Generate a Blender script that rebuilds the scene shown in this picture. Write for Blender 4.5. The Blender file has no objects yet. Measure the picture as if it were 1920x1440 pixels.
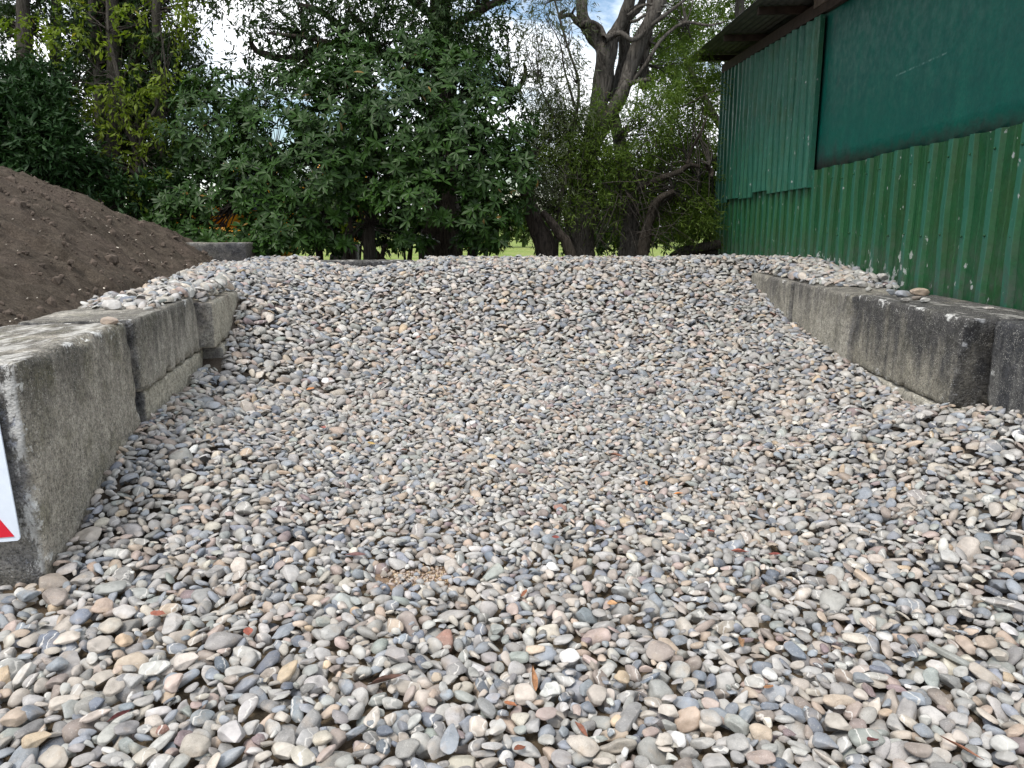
import bpy, bmesh, math, random
import numpy as np
from mathutils import Vector, Matrix
R = math.radians
random.seed(7)
rng = np.random.default_rng(11)
S = bpy.context.scene
COL = S.collection

# ------------------------------------------------------------------ camera, sky, sun, exposure
PITCH = R(11.37)
cam = bpy.data.objects.new('camera', bpy.data.cameras.new('camera'))
COL.objects.link(cam)
cam.location = (0, 0, 1.5)
cam.rotation_euler = (R(90) - PITCH, 0, 0)
cam.data.lens = 27.04
cam.data.sensor_width = 36
cam.data.clip_start = 0.02
cam.data.clip_end = 3000
S.camera = cam

SUN_EL, SUN_AZ = 56, 215            # azimuth clockwise from +Y, where the sun stands
world = bpy.data.worlds.new('World')
S.world = world
world.use_nodes = True
wn = world.node_tree
wn.nodes.clear()


def N(nt, t, **k):
    n = nt.nodes.new(t)
    for a, b in k.items():
        if a == 'inp':
            for i, v in b.items():
                n.inputs[i].default_value = v
        else:
            setattr(n, a, b)
    return n


def ramp(nt, src, stops, interp='LINEAR'):
    n = nt.nodes.new('ShaderNodeValToRGB')
    cr = n.color_ramp
    cr.interpolation = interp
    while len(cr.elements) > 1:
        cr.elements.remove(cr.elements[0])
    for i, (p, c) in enumerate(stops):
        e = cr.elements[0] if i == 0 else cr.elements.new(p)
        e.position = p
        e.color = c if len(c) == 4 else (*c, 1)
    nt.links.new(src, n.inputs[0])
    return n.outputs[0]


def g(v):
    return (v, v, v, 1)


sky = N(wn, 'ShaderNodeTexSky', sky_type='NISHITA', sun_disc=False, sun_elevation=R(SUN_EL), sun_rotation=R(SUN_AZ),
        air_density=1.2, dust_density=0.6, ozone_density=2.0)
tc = N(wn, 'ShaderNodeTexCoord')
mp = N(wn, 'ShaderNodeMapping', inp={'Scale': (1.0, 1.0, 2.2), 'Location': (0.33, 0.1, 0.0)})
wn.links.new(tc.outputs['Generated'], mp.inputs[0])
nz = N(wn, 'ShaderNodeTexNoise', inp={'Scale': 2.6, 'Detail': 8, 'Roughness': 0.58, 'Distortion': 0.3})
wn.links.new(mp.outputs[0], nz.inputs[0])
cl = ramp(wn, nz.outputs[0], [(0.40, g(0)), (0.52, g(1))])
nz2 = N(wn, 'ShaderNodeTexNoise', inp={'Scale': 6, 'Detail': 6})
wn.links.new(mp.outputs[0], nz2.inputs[0])
cc = ramp(wn, nz2.outputs[0], [(0.3, (8.9, 9.3, 10.0, 1)), (0.6, (12.2, 12.4, 12.7, 1))])
mx = N(wn, 'ShaderNodeMix', data_type='RGBA')
wn.links.new(cl, mx.inputs[0])
wn.links.new(sky.outputs[0], mx.inputs[6])
wn.links.new(cc, mx.inputs[7])
bg = N(wn, 'ShaderNodeBackground', inp={'Strength': 0.11})
wn.links.new(mx.outputs[2], bg.inputs[0])
wo = N(wn, 'ShaderNodeOutputWorld')
wn.links.new(bg.outputs[0], wo.inputs[0])

sl = bpy.data.lights.new('sun', 'SUN')
sl.energy = 2.1
sl.angle = R(16)
sl.color = (1.0, 0.935, 0.855)
so = bpy.data.objects.new('sun', sl)
COL.objects.link(so)
_d = Vector((math.sin(R(SUN_AZ)) * math.cos(R(SUN_EL)), math.cos(R(SUN_AZ)) * math.cos(R(SUN_EL)), math.sin(R(SUN_EL))))
so.rotation_euler = _d.to_track_quat('Z', 'Y').to_euler()
so.location = (0, 0, 20)
S.view_settings.view_transform = 'Standard'
S.view_settings.look = 'None'
S.view_settings.gamma = 1
S.view_settings.use_curve_mapping = False
S.view_settings.exposure = 0.55
S.cycles.max_bounces = 6
S.cycles.diffuse_bounces = 3
S.cycles.transparent_max_bounces = 8

# ------------------------------------------------------------------ helpers
CP, SP = math.cos(PITCH), math.sin(PITCH)


def ray(x, y):
    a, b = (x - 960) / 1442, (y - 720) / 1442
    return np.array([a, CP - b * SP, -SP - b * CP])


def at(x, y, Y):
    """the point at distance Y that shows at photo pixel x, y"""
    r = ray(x, y)
    t = Y / r[1]
    return Vector((r[0] * t, Y, 1.5 + r[2] * t))


def project(P):
    x, y, z = P[..., 0], P[..., 1], P[..., 2] - 1.5
    d = y * CP - z * SP
    v = -(y * SP + z * CP)
    return 960 + 1442 * x / d, 720 + 1442 * v / d, d


def vnoise(P, seed=0):
    """smooth value noise in -1..1 of an (n,3) array"""
    P = np.asarray(P, float)
    i = np.floor(P).astype(np.int64)
    f = P - i
    f = f * f * (3 - 2 * f)
    out = np.zeros(len(P))
    for dx in (0, 1):
        for dy in (0, 1):
            for dz in (0, 1):
                h = ((i[:, 0] + dx) * 374761393 + (i[:, 1] + dy) * 668265263 + (i[:, 2] + dz) * 2147483647 + seed * 974711) & 0x7fffffff
                h = ((h ^ (h >> 13)) * 1274126177) & 0x7fffffff
                h = ((h ^ (h >> 16)) & 0xffff) / 32767.5 - 1
                w = (f[:, 0] if dx else 1 - f[:, 0]) * (f[:, 1] if dy else 1 - f[:, 1]) * (f[:, 2] if dz else 1 - f[:, 2])
                out += h * w
    return out


def fbm(P, o=4, seed=0):
    s, a, t = 0, 1.0, 0
    for k in range(o):
        s = s + a * vnoise(P * 2 ** k + 17.3 * k, seed + k)
        t += a
        a *= 0.5
    return s / t


def mesh_np(name, V, F, mat=None, smooth=True, col=None, sizes=None):
    """V (n,3); F flat index array with a constant face size"""
    me = bpy.data.meshes.new(name)
    F = np.asarray(F, np.int32)
    k = F.shape[1]
    me.vertices.add(len(V))
    me.vertices.foreach_set('co', np.asarray(V, np.float32).ravel())
    me.loops.add(F.size)
    me.loops.foreach_set('vertex_index', F.ravel())
    me.polygons.add(len(F))
    me.polygons.foreach_set('loop_start', np.arange(0, F.size, k, dtype=np.int32))
    me.polygons.foreach_set('loop_total', np.full(len(F), k, np.int32))
    me.polygons.foreach_set('use_smooth', np.full(len(F), smooth))
    if col is not None:
        ca = me.color_attributes.new('col', 'FLOAT_COLOR', 'POINT')
        ca.data.foreach_set('color', np.asarray(col, np.float32).ravel())
    if mat:
        me.materials.append(mat)
    me.update(calc_edges=True)
    return me


def obj(name, me, parent=None, **props):
    o = bpy.data.objects.new(name, me)
    COL.objects.link(o)
    if parent:
        o.parent = parent
    for k, v in props.items():
        o[k] = v
    return o


def thing(name, label, cat, loc=(0, 0, 0), rotz=0, group=None):
    o = bpy.data.objects.new(name, None)
    COL.objects.link(o)
    o.location = loc
    o.rotation_euler = (0, 0, rotz)
    o['label'] = label
    o['category'] = cat
    if group:
        o['group'] = group
    return o


def bm_obj(name, bm, mat, parent=None, smooth=False, **props):
    me = bpy.data.meshes.new(name)
    bm.to_mesh(me)
    bm.free()
    me.materials.append(mat)
    if smooth:
        for p in me.polygons:
            p.use_smooth = True
    return obj(name, me, parent, **props)


def box_bm(x0, x1, y0, y1, z0, z1, bev=0.0, bm=None):
    b2 = bmesh.new()
    bmesh.ops.create_cube(b2, size=1)
    for v in b2.verts:
        v.co = Vector(((x0 + x1) / 2 + v.co.x * (x1 - x0), (y0 + y1) / 2 + v.co.y * (y1 - y0), (z0 + z1) / 2 + v.co.z * (z1 - z0)))
    if bev:
        bmesh.ops.bevel(b2, geom=b2.edges[:], offset=bev, segments=2, affect='EDGES')
    if bm is None:
        return b2
    me = bpy.data.meshes.new('t')
    b2.to_mesh(me)
    b2.free()
    bm.from_mesh(me)
    bpy.data.meshes.remove(me)
    return bm


# ------------------------------------------------------------------ materials
def mat_base(name, rough=0.8, spec=0.3):
    m = bpy.data.materials.new(name)
    m.use_nodes = True
    nt = m.node_tree
    b = nt.nodes['Principled BSDF']
    b.inputs['Roughness'].default_value = rough
    b.inputs['Specular IOR Level'].default_value = spec
    return m, nt, b


def noise(nt, scale, detail=4, rough=0.55, co=None, stretch=None, dist=0):
    n = N(nt, 'ShaderNodeTexNoise', inp={'Scale': scale, 'Detail': detail, 'Roughness': rough, 'Distortion': dist})
    if co is None:
        co = N(nt, 'ShaderNodeNewGeometry').outputs['Position']
    if stretch:
        m = N(nt, 'ShaderNodeMapping', inp={'Scale': stretch})
        nt.links.new(co, m.inputs[0])
        co = m.outputs[0]
    nt.links.new(co, n.inputs[0])
    return n.outputs[0]


def mixc(nt, f, a, b, mode='MIX'):
    n = N(nt, 'ShaderNodeMix', data_type='RGBA', blend_type=mode)
    for i, v in ((0, f), (6, a), (7, b)):
        if isinstance(v, (float, int)):
            n.inputs[i].default_value = v
        elif isinstance(v, (tuple, list)):
            n.inputs[i].default_value = v if len(v) == 4 else (*v, 1)
        else:
            nt.links.new(v, n.inputs[i])
    return n.outputs[2]


def math_(nt, op, a, b=None, clamp=False):
    n = N(nt, 'ShaderNodeMath', operation=op, use_clamp=clamp)
    for i, v in ((0, a), (1, b)):
        if v is None:
            continue
        if isinstance(v, (float, int)):
            n.inputs[i].default_value = v
        else:
            nt.links.new(v, n.inputs[i])
    return n.outputs[0]


def bump(nt, b, h, strength=0.4, dist=0.01):
    n = N(nt, 'ShaderNodeBump', inp={'Strength': strength, 'Distance': dist})
    nt.links.new(h, n.inputs['Height'])
    nt.links.new(n.outputs[0], b.inputs['Normal'])


def pebble_mat(name, single):
    m, nt, b = mat_base(name, 0.62, 0.35)
    if single:
        oi = N(nt, 'ShaderNodeObjectInfo')
        base, rnd = oi.outputs['Color'], oi.outputs['Alpha']
    else:
        at_ = N(nt, 'ShaderNodeAttribute', attribute_name='col')
        base, rnd = at_.outputs['Color'], at_.outputs['Alpha']
    n1 = noise(nt, 22, 5, 0.6)
    c = mixc(nt, 1.0, base, ramp(nt, n1, [(0.3, g(0.66)), (0.5, g(0.98)), (0.72, g(1.25))]), 'MULTIPLY')
    # warm rust blush
    n2 = noise(nt, 14, 3)
    f2 = math_(nt, 'MULTIPLY', ramp(nt, n2, [(0.55, g(0)), (0.72, g(1))]), 0.35)
    c = mixc(nt, f2, c, (0.36, 0.27, 0.18))
    # fine speckle, strong on some stones
    sp = noise(nt, 320, 2, 0.6)
    f3 = math_(nt, 'MULTIPLY', ramp(nt, sp, [(0.58, g(0)), (0.66, g(1))]), math_(nt, 'MULTIPLY', math_(nt, 'GREATER_THAN', rnd, 0.62), 0.5))
    c = mixc(nt, f3, c, mixc(nt, 1.0, c, g(0.45), 'MULTIPLY'))
    sp2 = noise(nt, 190, 2, 0.5)
    f4 = math_(nt, 'MULTIPLY', ramp(nt, sp2, [(0.62, g(0)), (0.68, g(1))]), 0.28)
    c = mixc(nt, f4, c, (0.55, 0.53, 0.48))
    # pale veins on a few stones
    w = N(nt, 'ShaderNodeTexWave', inp={'Scale': 7.0, 'Distortion': 9.0, 'Detail': 3, 'Detail Scale': 2.0})
    nt.links.new(N(nt, 'ShaderNodeNewGeometry').outputs['Position'], w.inputs[0])
    fv = math_(nt, 'MULTIPLY', ramp(nt, w.outputs[1], [(0.93, g(0)), (0.985, g(1))]), math_(nt, 'MULTIPLY', math_(nt, 'LESS_THAN', rnd, 0.16), 0.7))
    c = mixc(nt, fv, c, (0.62, 0.6, 0.56))
    # dust on upward faces in patches
    n5 = noise(nt, 9, 4)
    f5 = math_(nt, 'MULTIPLY', ramp(nt, n5, [(0.45, g(0)), (0.7, g(1))]), 0.22)
    c = mixc(nt, f5, c, (0.42, 0.39, 0.34))
    nt.links.new(c, b.inputs['Base Color'])
    rr = ramp(nt, noise(nt, 40, 3), [(0.3, g(0.48)), (0.7, g(0.74))])
    nt.links.new(rr, b.inputs['Roughness'])
    bump(nt, b, math_(nt, 'ADD', noise(nt, 60, 5, 0.65), math_(nt, 'MULTIPLY', sp, 0.3)), 0.30, 0.006)
    return m


def concrete_mat(name, c1, c2, dark, darkcol, white, top=0.96, algae=0.3):
    m, nt, b = mat_base(name, 0.9, 0.2)
    n1 = noise(nt, 3.2, 7, 0.65)
    c = mixc(nt, ramp(nt, n1, [(0.35, g(0)), (0.65, g(1))]), c1, c2)
    # vertical run-off streaks
    st = noise(nt, 7, 5, 0.6, stretch=(1, 1, 0.22))
    n3 = noise(nt, 1.7, 5, 0.6)
    geo = N(nt, 'ShaderNodeNewGeometry')
    sep = N(nt, 'ShaderNodeSeparateXYZ')
    nt.links.new(geo.outputs['Position'], sep.inputs[0])
    zt = N(nt, 'ShaderNodeMapRange', inp={'From Min': top - 0.75, 'From Max': top + 0.02, 'To Min': -0.16, 'To Max': 0.16})
    nt.links.new(sep.outputs[2], zt.inputs[0])
    k = math_(nt, 'ADD', math_(nt, 'ADD', math_(nt, 'MULTIPLY', st, 0.55), math_(nt, 'MULTIPLY', n3, 0.45)), zt.outputs[0])
    fd = math_(nt, 'MULTIPLY', ramp(nt, k, [(0.46 - dark * 0.14, g(0)), (0.64 - dark * 0.14, g(1))]), 0.85)
    c = mixc(nt, fd, c, darkcol)
    # greenish algae
    fa = math_(nt, 'MULTIPLY', ramp(nt, noise(nt, 5, 5), [(0.5, g(0)), (0.68, g(1))]), algae)
    c = mixc(nt, fa, c, (0.10, 0.095, 0.05))
    # exposed pale aggregate
    vo = N(nt, 'ShaderNodeTexVoronoi', inp={'Scale': 95, 'Randomness': 1})
    nt.links.new(geo.outputs['Position'], vo.inputs[0])
    ag = ramp(nt, vo.outputs[0], [(0.2, g(1)), (0.38, g(0))])
    agm = ramp(nt, noise(nt, 12, 5, 0.7), [(0.40, g(0)), (0.60, g(1))])
    c = mixc(nt, math_(nt, 'MULTIPLY', math_(nt, 'MULTIPLY', ag, agm), 0.8), c, (0.42, 0.41, 0.37))
    pit = ramp(nt, noise(nt, 75, 4, 0.7), [(0.38, g(1)), (0.50, g(0))])
    c = mixc(nt, math_(nt, 'MULTIPLY', pit, 0.6), c, (0.03, 0.03, 0.032))
    # white lichen / lime bloom near edges (attribute painted from the block's own edge distance)
    ed = N(nt, 'ShaderNodeAttribute', attribute_name='edge')
    wf = math_(nt, 'ADD', math_(nt, 'MULTIPLY', ed.outputs['Fac'], 0.17), noise(nt, 9, 8, 0.72))
    wf = ramp(nt, wf, [(0.775 - white * 0.085, g(0)), (0.82 - white * 0.085, g(1))])
    c = mixc(nt, math_(nt, 'MULTIPLY', wf, 0.85), c, (0.52, 0.52, 0.50))
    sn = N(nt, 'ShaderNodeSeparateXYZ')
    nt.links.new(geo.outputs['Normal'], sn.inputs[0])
    tw_ = ramp(nt, noise(nt, 6, 7, 0.65, stretch=(1.6, 0.35, 1)), [(0.60 - white * 0.12, g(0)), (0.68 - white * 0.12, g(1))])
    c = mixc(nt, math_(nt, 'MULTIPLY', math_(nt, 'MULTIPLY', tw_, math_(nt, 'GREATER_THAN', sn.outputs[2], 0.75)), 0.55 * min(1, white + .1)), c, (0.48, 0.47, 0.44))
    c = mixc(nt, 1.0, c, ramp(nt, noise(nt, 26, 6, 0.75), [(0.34, g(0.72)), (0.66, g(1.75))]), 'MULTIPLY')
    # shade painted into block ends facing the yard, with lime bloom by their corners
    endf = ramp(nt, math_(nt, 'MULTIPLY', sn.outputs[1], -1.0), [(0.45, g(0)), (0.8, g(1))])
    shade_f = math_(nt, 'MULTIPLY', endf, ramp(nt, noise(nt, 3.5, 6, 0.7), [(0.30, g(1)), (0.72, g(0.35))]))
    c = mixc(nt, shade_f, c, mixc(nt, 1.0, c, (0.30, 0.33, 0.42) if white > .7 else (0.16, 0.18, 0.25), 'MULTIPLY'))
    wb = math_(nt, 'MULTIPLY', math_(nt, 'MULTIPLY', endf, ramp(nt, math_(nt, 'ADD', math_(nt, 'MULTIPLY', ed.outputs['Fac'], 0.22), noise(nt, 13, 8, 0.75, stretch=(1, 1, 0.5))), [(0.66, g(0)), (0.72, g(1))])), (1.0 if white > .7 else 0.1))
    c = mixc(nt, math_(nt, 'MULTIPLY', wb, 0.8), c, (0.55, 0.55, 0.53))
    nt.links.new(c, b.inputs['Base Color'])
    h = math_(nt, 'ADD', noise(nt, 38, 6, 0.7), math_(nt, 'MULTIPLY', vo.outputs[0], 0.35))
    bump(nt, b, h, 0.8, 0.014)
    return m


def leaf_mat(name, dark, light, old, rough=0.42, trans=0.15, spec=0.2):
    m, nt, b = mat_base(name, rough, spec)
    a = N(nt, 'ShaderNodeAttribute', attribute_name='col')
    sep = N(nt, 'ShaderNodeSeparateColor')
    nt.links.new(a.outputs['Color'], sep.inputs[0])
    c = mixc(nt, sep.outputs[0], dark, light)
    c = mixc(nt, math_(nt, 'GREATER_THAN', sep.outputs[1], 0.9965), c, old)
    c = mixc(nt, math_(nt, 'MULTIPLY', sep.outputs[2], 0.25), c, mixc(nt, 1.0, c, (1.5, 1.35, 0.8), 'MULTIPLY'))
    nt.links.new(c, b.inputs['Base Color'])
    out = nt.nodes['Material Output']
    tr = N(nt, 'ShaderNodeBsdfTranslucent')
    nt.links.new(mixc(nt, 1.0, c, (1.5, 1.7, 0.6), 'MULTIPLY'), tr.inputs[0])
    ms = N(nt, 'ShaderNodeMixShader', inp={0: trans})
    nt.links.new(b.outputs[0], ms.inputs[1])
    nt.links.new(tr.outputs[0], ms.inputs[2])
    nt.links.new(ms.outputs[0], out.inputs[0])
    return m


def bark_mat(name, c1, c2, c3, s=1.0):
    m, nt, b = mat_base(name, 0.95, 0.15)
    st = noise(nt, 26 * s, 6, 0.65, stretch=(1, 1, 0.14), dist=0.6)
    c = mixc(nt, ramp(nt, st, [(0.36, g(0)), (0.62, g(1))]), c1, c2)
    c = mixc(nt, ramp(nt, noise(nt, 3.5, 5), [(0.48, g(0)), (0.7, g(0.7))]), c, c3)
    nt.links.new(c, b.inputs['Base Color'])
    bump(nt, b, st, 1.0, 0.05)
    return m


def metal_paint(name, c1, c2, c3, rough=0.5, kind='sheet'):
    m, nt, b = mat_base(name, rough, 0.3)
    geo = N(nt, 'ShaderNodeNewGeometry')
    sep = N(nt, 'ShaderNodeSeparateXYZ')
    nt.links.new(geo.outputs['Position'], sep.inputs[0])
    st = noise(nt, 5, 6, 0.6, stretch=(1, 1, 0.12))
    c = mixc(nt, ramp(nt, st, [(0.35, g(0)), (0.65, g(1))]), c1, c2)
    c = mixc(nt, math_(nt, 'MULTIPLY', ramp(nt, noise(nt, 2.2, 6, 0.65), [(0.46, g(0)), (0.66, g(1))]), 0.6), c, c3)
    mot = ramp(nt, noise(nt, 42, 5, 0.7), [(0.3, g(0.72)), (0.7, g(1.2))])
    c = mixc(nt, 1.0, c, mot, 'MULTIPLY')
    if kind == 'sheet':
        # algae in the pans; sky reflection painted into the proud ribs as bluer green
        rba = N(nt, 'ShaderNodeAttribute', attribute_name='col')
        rsep = N(nt, 'ShaderNodeSeparateColor')
        nt.links.new(rba.outputs['Color'], rsep.inputs[0])
        c = mixc(nt, math_(nt, 'MULTIPLY', ramp(nt, rsep.outputs[0], [(0.80, g(0)), (1.0, g(1))]), 0.75), c, mixc(nt, st, (0.018, 0.105, 0.070), (0.035, 0.155, 0.11)))
        for (bx_, by_, bz_, br_) in ((3.68, 7.34, 1.25, .085), (3.69, 7.16, 1.27, .05), (3.67, 8.1, 1.06, .07)):
            vs_ = N(nt, 'ShaderNodeVectorMath', operation='DISTANCE')
            nt.links.new(geo.outputs['Position'], vs_.inputs[0])
            vs_.inputs[1].default_value = (bx_, by_, bz_)
            dd_ = math_(nt, 'ADD', vs_.outputs['Value'], math_(nt, 'MULTIPLY', noise(nt, 24, 5, .7), 0.12))
            c = mixc(nt, math_(nt, 'MULTIPLY', math_(nt, 'LESS_THAN', dd_, br_ + .05), 0.8), c, (0.42, 0.45, 0.42))
        # grime and flaked paint low on the wall
        low = N(nt, 'ShaderNodeMapRange', inp={'From Min': 1.55, 'From Max': 0.95, 'To Min': 0.0, 'To Max': 1.0})
        nt.links.new(sep.outputs[2], low.inputs[0])
        c = mixc(nt, math_(nt, 'MULTIPLY', math_(nt, 'MULTIPLY', low.outputs[0], ramp(nt, noise(nt, 9, 6, 0.7), [(0.42, g(0)), (0.62, g(1))])), 0.8), c, (0.06, 0.07, 0.06))
        yb = N(nt, 'ShaderNodeMapRange', inp={'From Min': 7.0, 'From Max': 7.5, 'To Min': 0.0, 'To Max': 1.0})
        nt.links.new(sep.outputs[1], yb.inputs[0])
        yb2 = N(nt, 'ShaderNodeMapRange', inp={'From Min': 10.4, 'From Max': 9.0, 'To Min': 0.0, 'To Max': 1.0})
        nt.links.new(sep.outputs[1], yb2.inputs[0])
        band = math_(nt, 'MULTIPLY', yb.outputs[0], yb2.outputs[0])
        lo2 = N(nt, 'ShaderNodeMapRange', inp={'From Min': 1.34, 'From Max': 1.0, 'To Min': 0.0, 'To Max': 0.17})
        nt.links.new(sep.outputs[2], lo2.inputs[0])
        k = math_(nt, 'ADD', noise(nt, 13, 7, 0.62, stretch=(1, 1, 0.6)), math_(nt, 'MULTIPLY', lo2.outputs[0], band))
        c = mixc(nt, math_(nt, 'MULTIPLY', ramp(nt, k, [(0.655, g(0)), (0.69, g(1))]), 0.85), c, (0.36, 0.38, 0.37))
        # droppings and scratches
        dr = noise(nt, 30, 3, 0.5, stretch=(1, 1, 0.35))
        c = mixc(nt, math_(nt, 'MULTIPLY', ramp(nt, dr, [(0.76, g(0)), (0.78, g(1))]), 0.8), c, (0.55, 0.58, 0.55))
    else:
        # brown mould creeping in from the panel's far edge and its foot
        fy = N(nt, 'ShaderNodeMapRange', inp={'From Min': 7.6, 'From Max': 10.1, 'To Min': -0.12, 'To Max': 0.26})
        nt.links.new(sep.outputs[1], fy.inputs[0])
        fz = N(nt, 'ShaderNodeMapRange', inp={'From Min': 2.55, 'From Max': 2.22, 'To Min': -0.05, 'To Max': 0.30})
        nt.links.new(sep.outputs[2], fz.inputs[0])
        k = math_(nt, 'ADD', math_(nt, 'ADD', fy.outputs[0], fz.outputs[0]), math_(nt, 'MULTIPLY', noise(nt, 6, 7, 0.7, stretch=(1, 1, 0.5)), 0.8))
        c = mixc(nt, math_(nt, 'MULTIPLY', ramp(nt, k, [(0.55, g(0)), (0.86, g(1))]), 0.85), c, (0.030, 0.042, 0.040))
        k2 = math_(nt, 'ADD', fz.outputs[0], math_(nt, 'MULTIPLY', noise(nt, 11, 6, 0.7), 0.7))
        c = mixc(nt, math_(nt, 'MULTIPLY', ramp(nt, k2, [(0.52, g(0)), (0.8, g(1))]), 0.6), c, (0.06, 0.036, 0.032))
        # a pale scrape
        sc = N(nt, 'ShaderNodeMapRange', inp={'From Min': 0.0, 'From Max': 0.012, 'To Min': 1.0, 'To Max': 0.0})
        nt.links.new(math_(nt, 'ABSOLUTE', math_(nt, 'SUBTRACT', sep.outputs[2], 2.96)), sc.inputs[0])
        yy = math_(nt, 'MULTIPLY', math_(nt, 'GREATER_THAN', sep.outputs[1], 6.9), math_(nt, 'LESS_THAN', sep.outputs[1], 7.9))
        kk = math_(nt, 'MULTIPLY', math_(nt, 'MULTIPLY', sc.outputs[0], yy), ramp(nt, noise(nt, 22, 4), [(0.45, g(0)), (0.6, g(0.45))]))
        c = mixc(nt, kk, c, (0.3, 0.45, 0.42))
    nt.links.new(c, b.inputs['Base Color'])
    rr = ramp(nt, noise(nt, 11, 5), [(0.3, g(rough - 0.1)), (0.7, g(rough + 0.2))])
    nt.links.new(rr, b.inputs['Roughness'])
    bump(nt, b, math_(nt, 'ADD', noise(nt, 3.0, 3), math_(nt, 'MULTIPLY', noise(nt, 60, 4), 0.12)), 0.35, 0.02)
    return m


def plain(name, c, rough=0.6, var=0.25, sc=12, spec=0.4):
    m, nt, b = mat_base(name, rough, spec)
    k = ramp(nt, noise(nt, sc, 5, 0.6), [(0.3, g(1 - var)), (0.7, g(1 + var))])
    nt.links.new(mixc(nt, 1.0, c, k, 'MULTIPLY'), b.inputs['Base Color'])
    bump(nt, b, noise(nt, sc * 4, 4), 0.15, 0.005)
    return m


M_PEB1 = pebble_mat('river_pebble_single', True)
M_PEBN = pebble_mat('river_pebble_mass', False)
M_BARK_TEA = bark_mat('stringy_grey_bark', (0.025, 0.022, 0.019), (0.125, 0.114, 0.10), (0.07, 0.068, 0.06))
M_BARK_DK = bark_mat('dark_bark', (0.02, 0.017, 0.014), (0.085, 0.07, 0.058), (0.05, 0.045, 0.035), 1.4)
M_BARK_GR = bark_mat('smooth_grey_bark', (0.032, 0.028, 0.024), (0.095, 0.086, 0.075), (0.062, 0.060, 0.045), 1.2)
M_RHODO = leaf_mat('rhododendron_leaf', (0.008, 0.023, 0.005), (0.034, 0.082, 0.014), (0.16, 0.10, 0.03), 0.45, 0.10)
M_DARKLEAF = leaf_mat('dark_lance_leaf', (0.007, 0.025, 0.007), (0.023, 0.058, 0.016), (0.04, 0.07, 0.02), 0.5, 0.08)
M_FINE = leaf_mat('small_dark_leaf', (0.010, 0.027, 0.009), (0.038, 0.070, 0.022), (0.10, 0.09, 0.03), 0.5, 0.18)
M_YELLOW = leaf_mat('yellow_green_leaf', (0.05, 0.09, 0.010), (0.18, 0.235, 0.028), (0.25, 0.22, 0.04), 0.5, 0.35)
M_TEA = leaf_mat('feathery_leaf', (0.028, 0.070, 0.013), (0.155, 0.225, 0.042), (0.17, 0.14, 0.06), 0.55, 0.30)
M_WILLOW = leaf_mat('thin_grey_leaf', (0.035, 0.05, 0.028), (0.09, 0.11, 0.06), (0.14, 0.09, 0.06), 0.55, 0.25)
M_FAR = leaf_mat('far_foliage', (0.03, 0.06, 0.02), (0.10, 0.15, 0.04), (0.1, 0.1, 0.04), 0.6, 0.2)

# ------------------------------------------------------------------ ground
m, nt, b = mat_base('lawn_and_litter', 0.95, 0.1)
geo = N(nt, 'ShaderNodeNewGeometry')
sep = N(nt, 'ShaderNodeSeparateXYZ')
nt.links.new(geo.outputs['Position'], sep.inputs[0])
gr = mixc(nt, ramp(nt, noise(nt, 0.35, 6, 0.6), [(0.35, g(0)), (0.65, g(1))]), (0.13, 0.21, 0.035), (0.24, 0.26, 0.09))
gr = mixc(nt, 1.0, gr, ramp(nt, noise(nt, 8, 6, 0.7), [(0.3, g(0.6)), (0.7, g(1.3))]), 'MULTIPLY')
li = mixc(nt, ramp(nt, noise(nt, 6, 7, 0.7), [(0.35, g(0)), (0.65, g(1))]), (0.07, 0.05, 0.035), (0.19, 0.15, 0.10))
mr = N(nt, 'ShaderNodeMapRange', inp={'From Min': 19.0, 'From Max': 27.0})
nt.links.new(math_(nt, 'ADD', sep.outputs[1], math_(nt, 'MULTIPLY', noise(nt, 0.5, 5), 6.0)), mr.inputs[0])
nt.links.new(mixc(nt, mr.outputs[0], li, gr), b.inputs['Base Color'])
bump(nt, b, noise(nt, 25, 6, 0.7), 0.6, 0.05)
M_GROUND = m
gx = np.concatenate([np.linspace(-700, -30, 12), np.linspace(-28, 28, 57), np.linspace(30, 700, 12)])
gy = np.concatenate([np.linspace(-300, -6, 8), np.linspace(-5, 60, 66), np.linspace(62, 900, 16)])
GX, GY = np.meshgrid(gx, gy)
P = np.stack([GX.ravel(), GY.ravel(), np.zeros(GX.size)], 1)
P[:, 2] = -0.03 + 0.03 * fbm(P * 0.4, 3) * (np.abs(P[:, 1]) < 60)
nxg, nyg = len(gx), len(gy)
ii = (np.arange(nyg - 1)[:, None] * nxg + np.arange(nxg - 1)[None]).ravel()
obj('ground', mesh_np('ground', P, np.stack([ii, ii + 1, ii + nxg + 1, ii + nxg], 1), M_GROUND), kind='structure')

# ------------------------------------------------------------------ bay geometry
DL = np.array([-0.1741, 0.9847])                # left wall runs this way
NL = np.array([0.9847, 0.1741])                 # towards the bay
DR = np.array([0.0556, 0.9985])


def xL(y):                                      # left wall's inner face
    base = -2.03 - 0.1768 * (y - 3.09)
    return np.where((y > 6.33) & (y < 7.62), base + 0.135, base)


def xR(y):
    base = 2.81 + 0.0557 * (y - 4.74)
    return np.where(y < 4.72, base + 0.15, base)


def xShed(y):
    return 3.6 + 0.06 * (y - 6)


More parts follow.
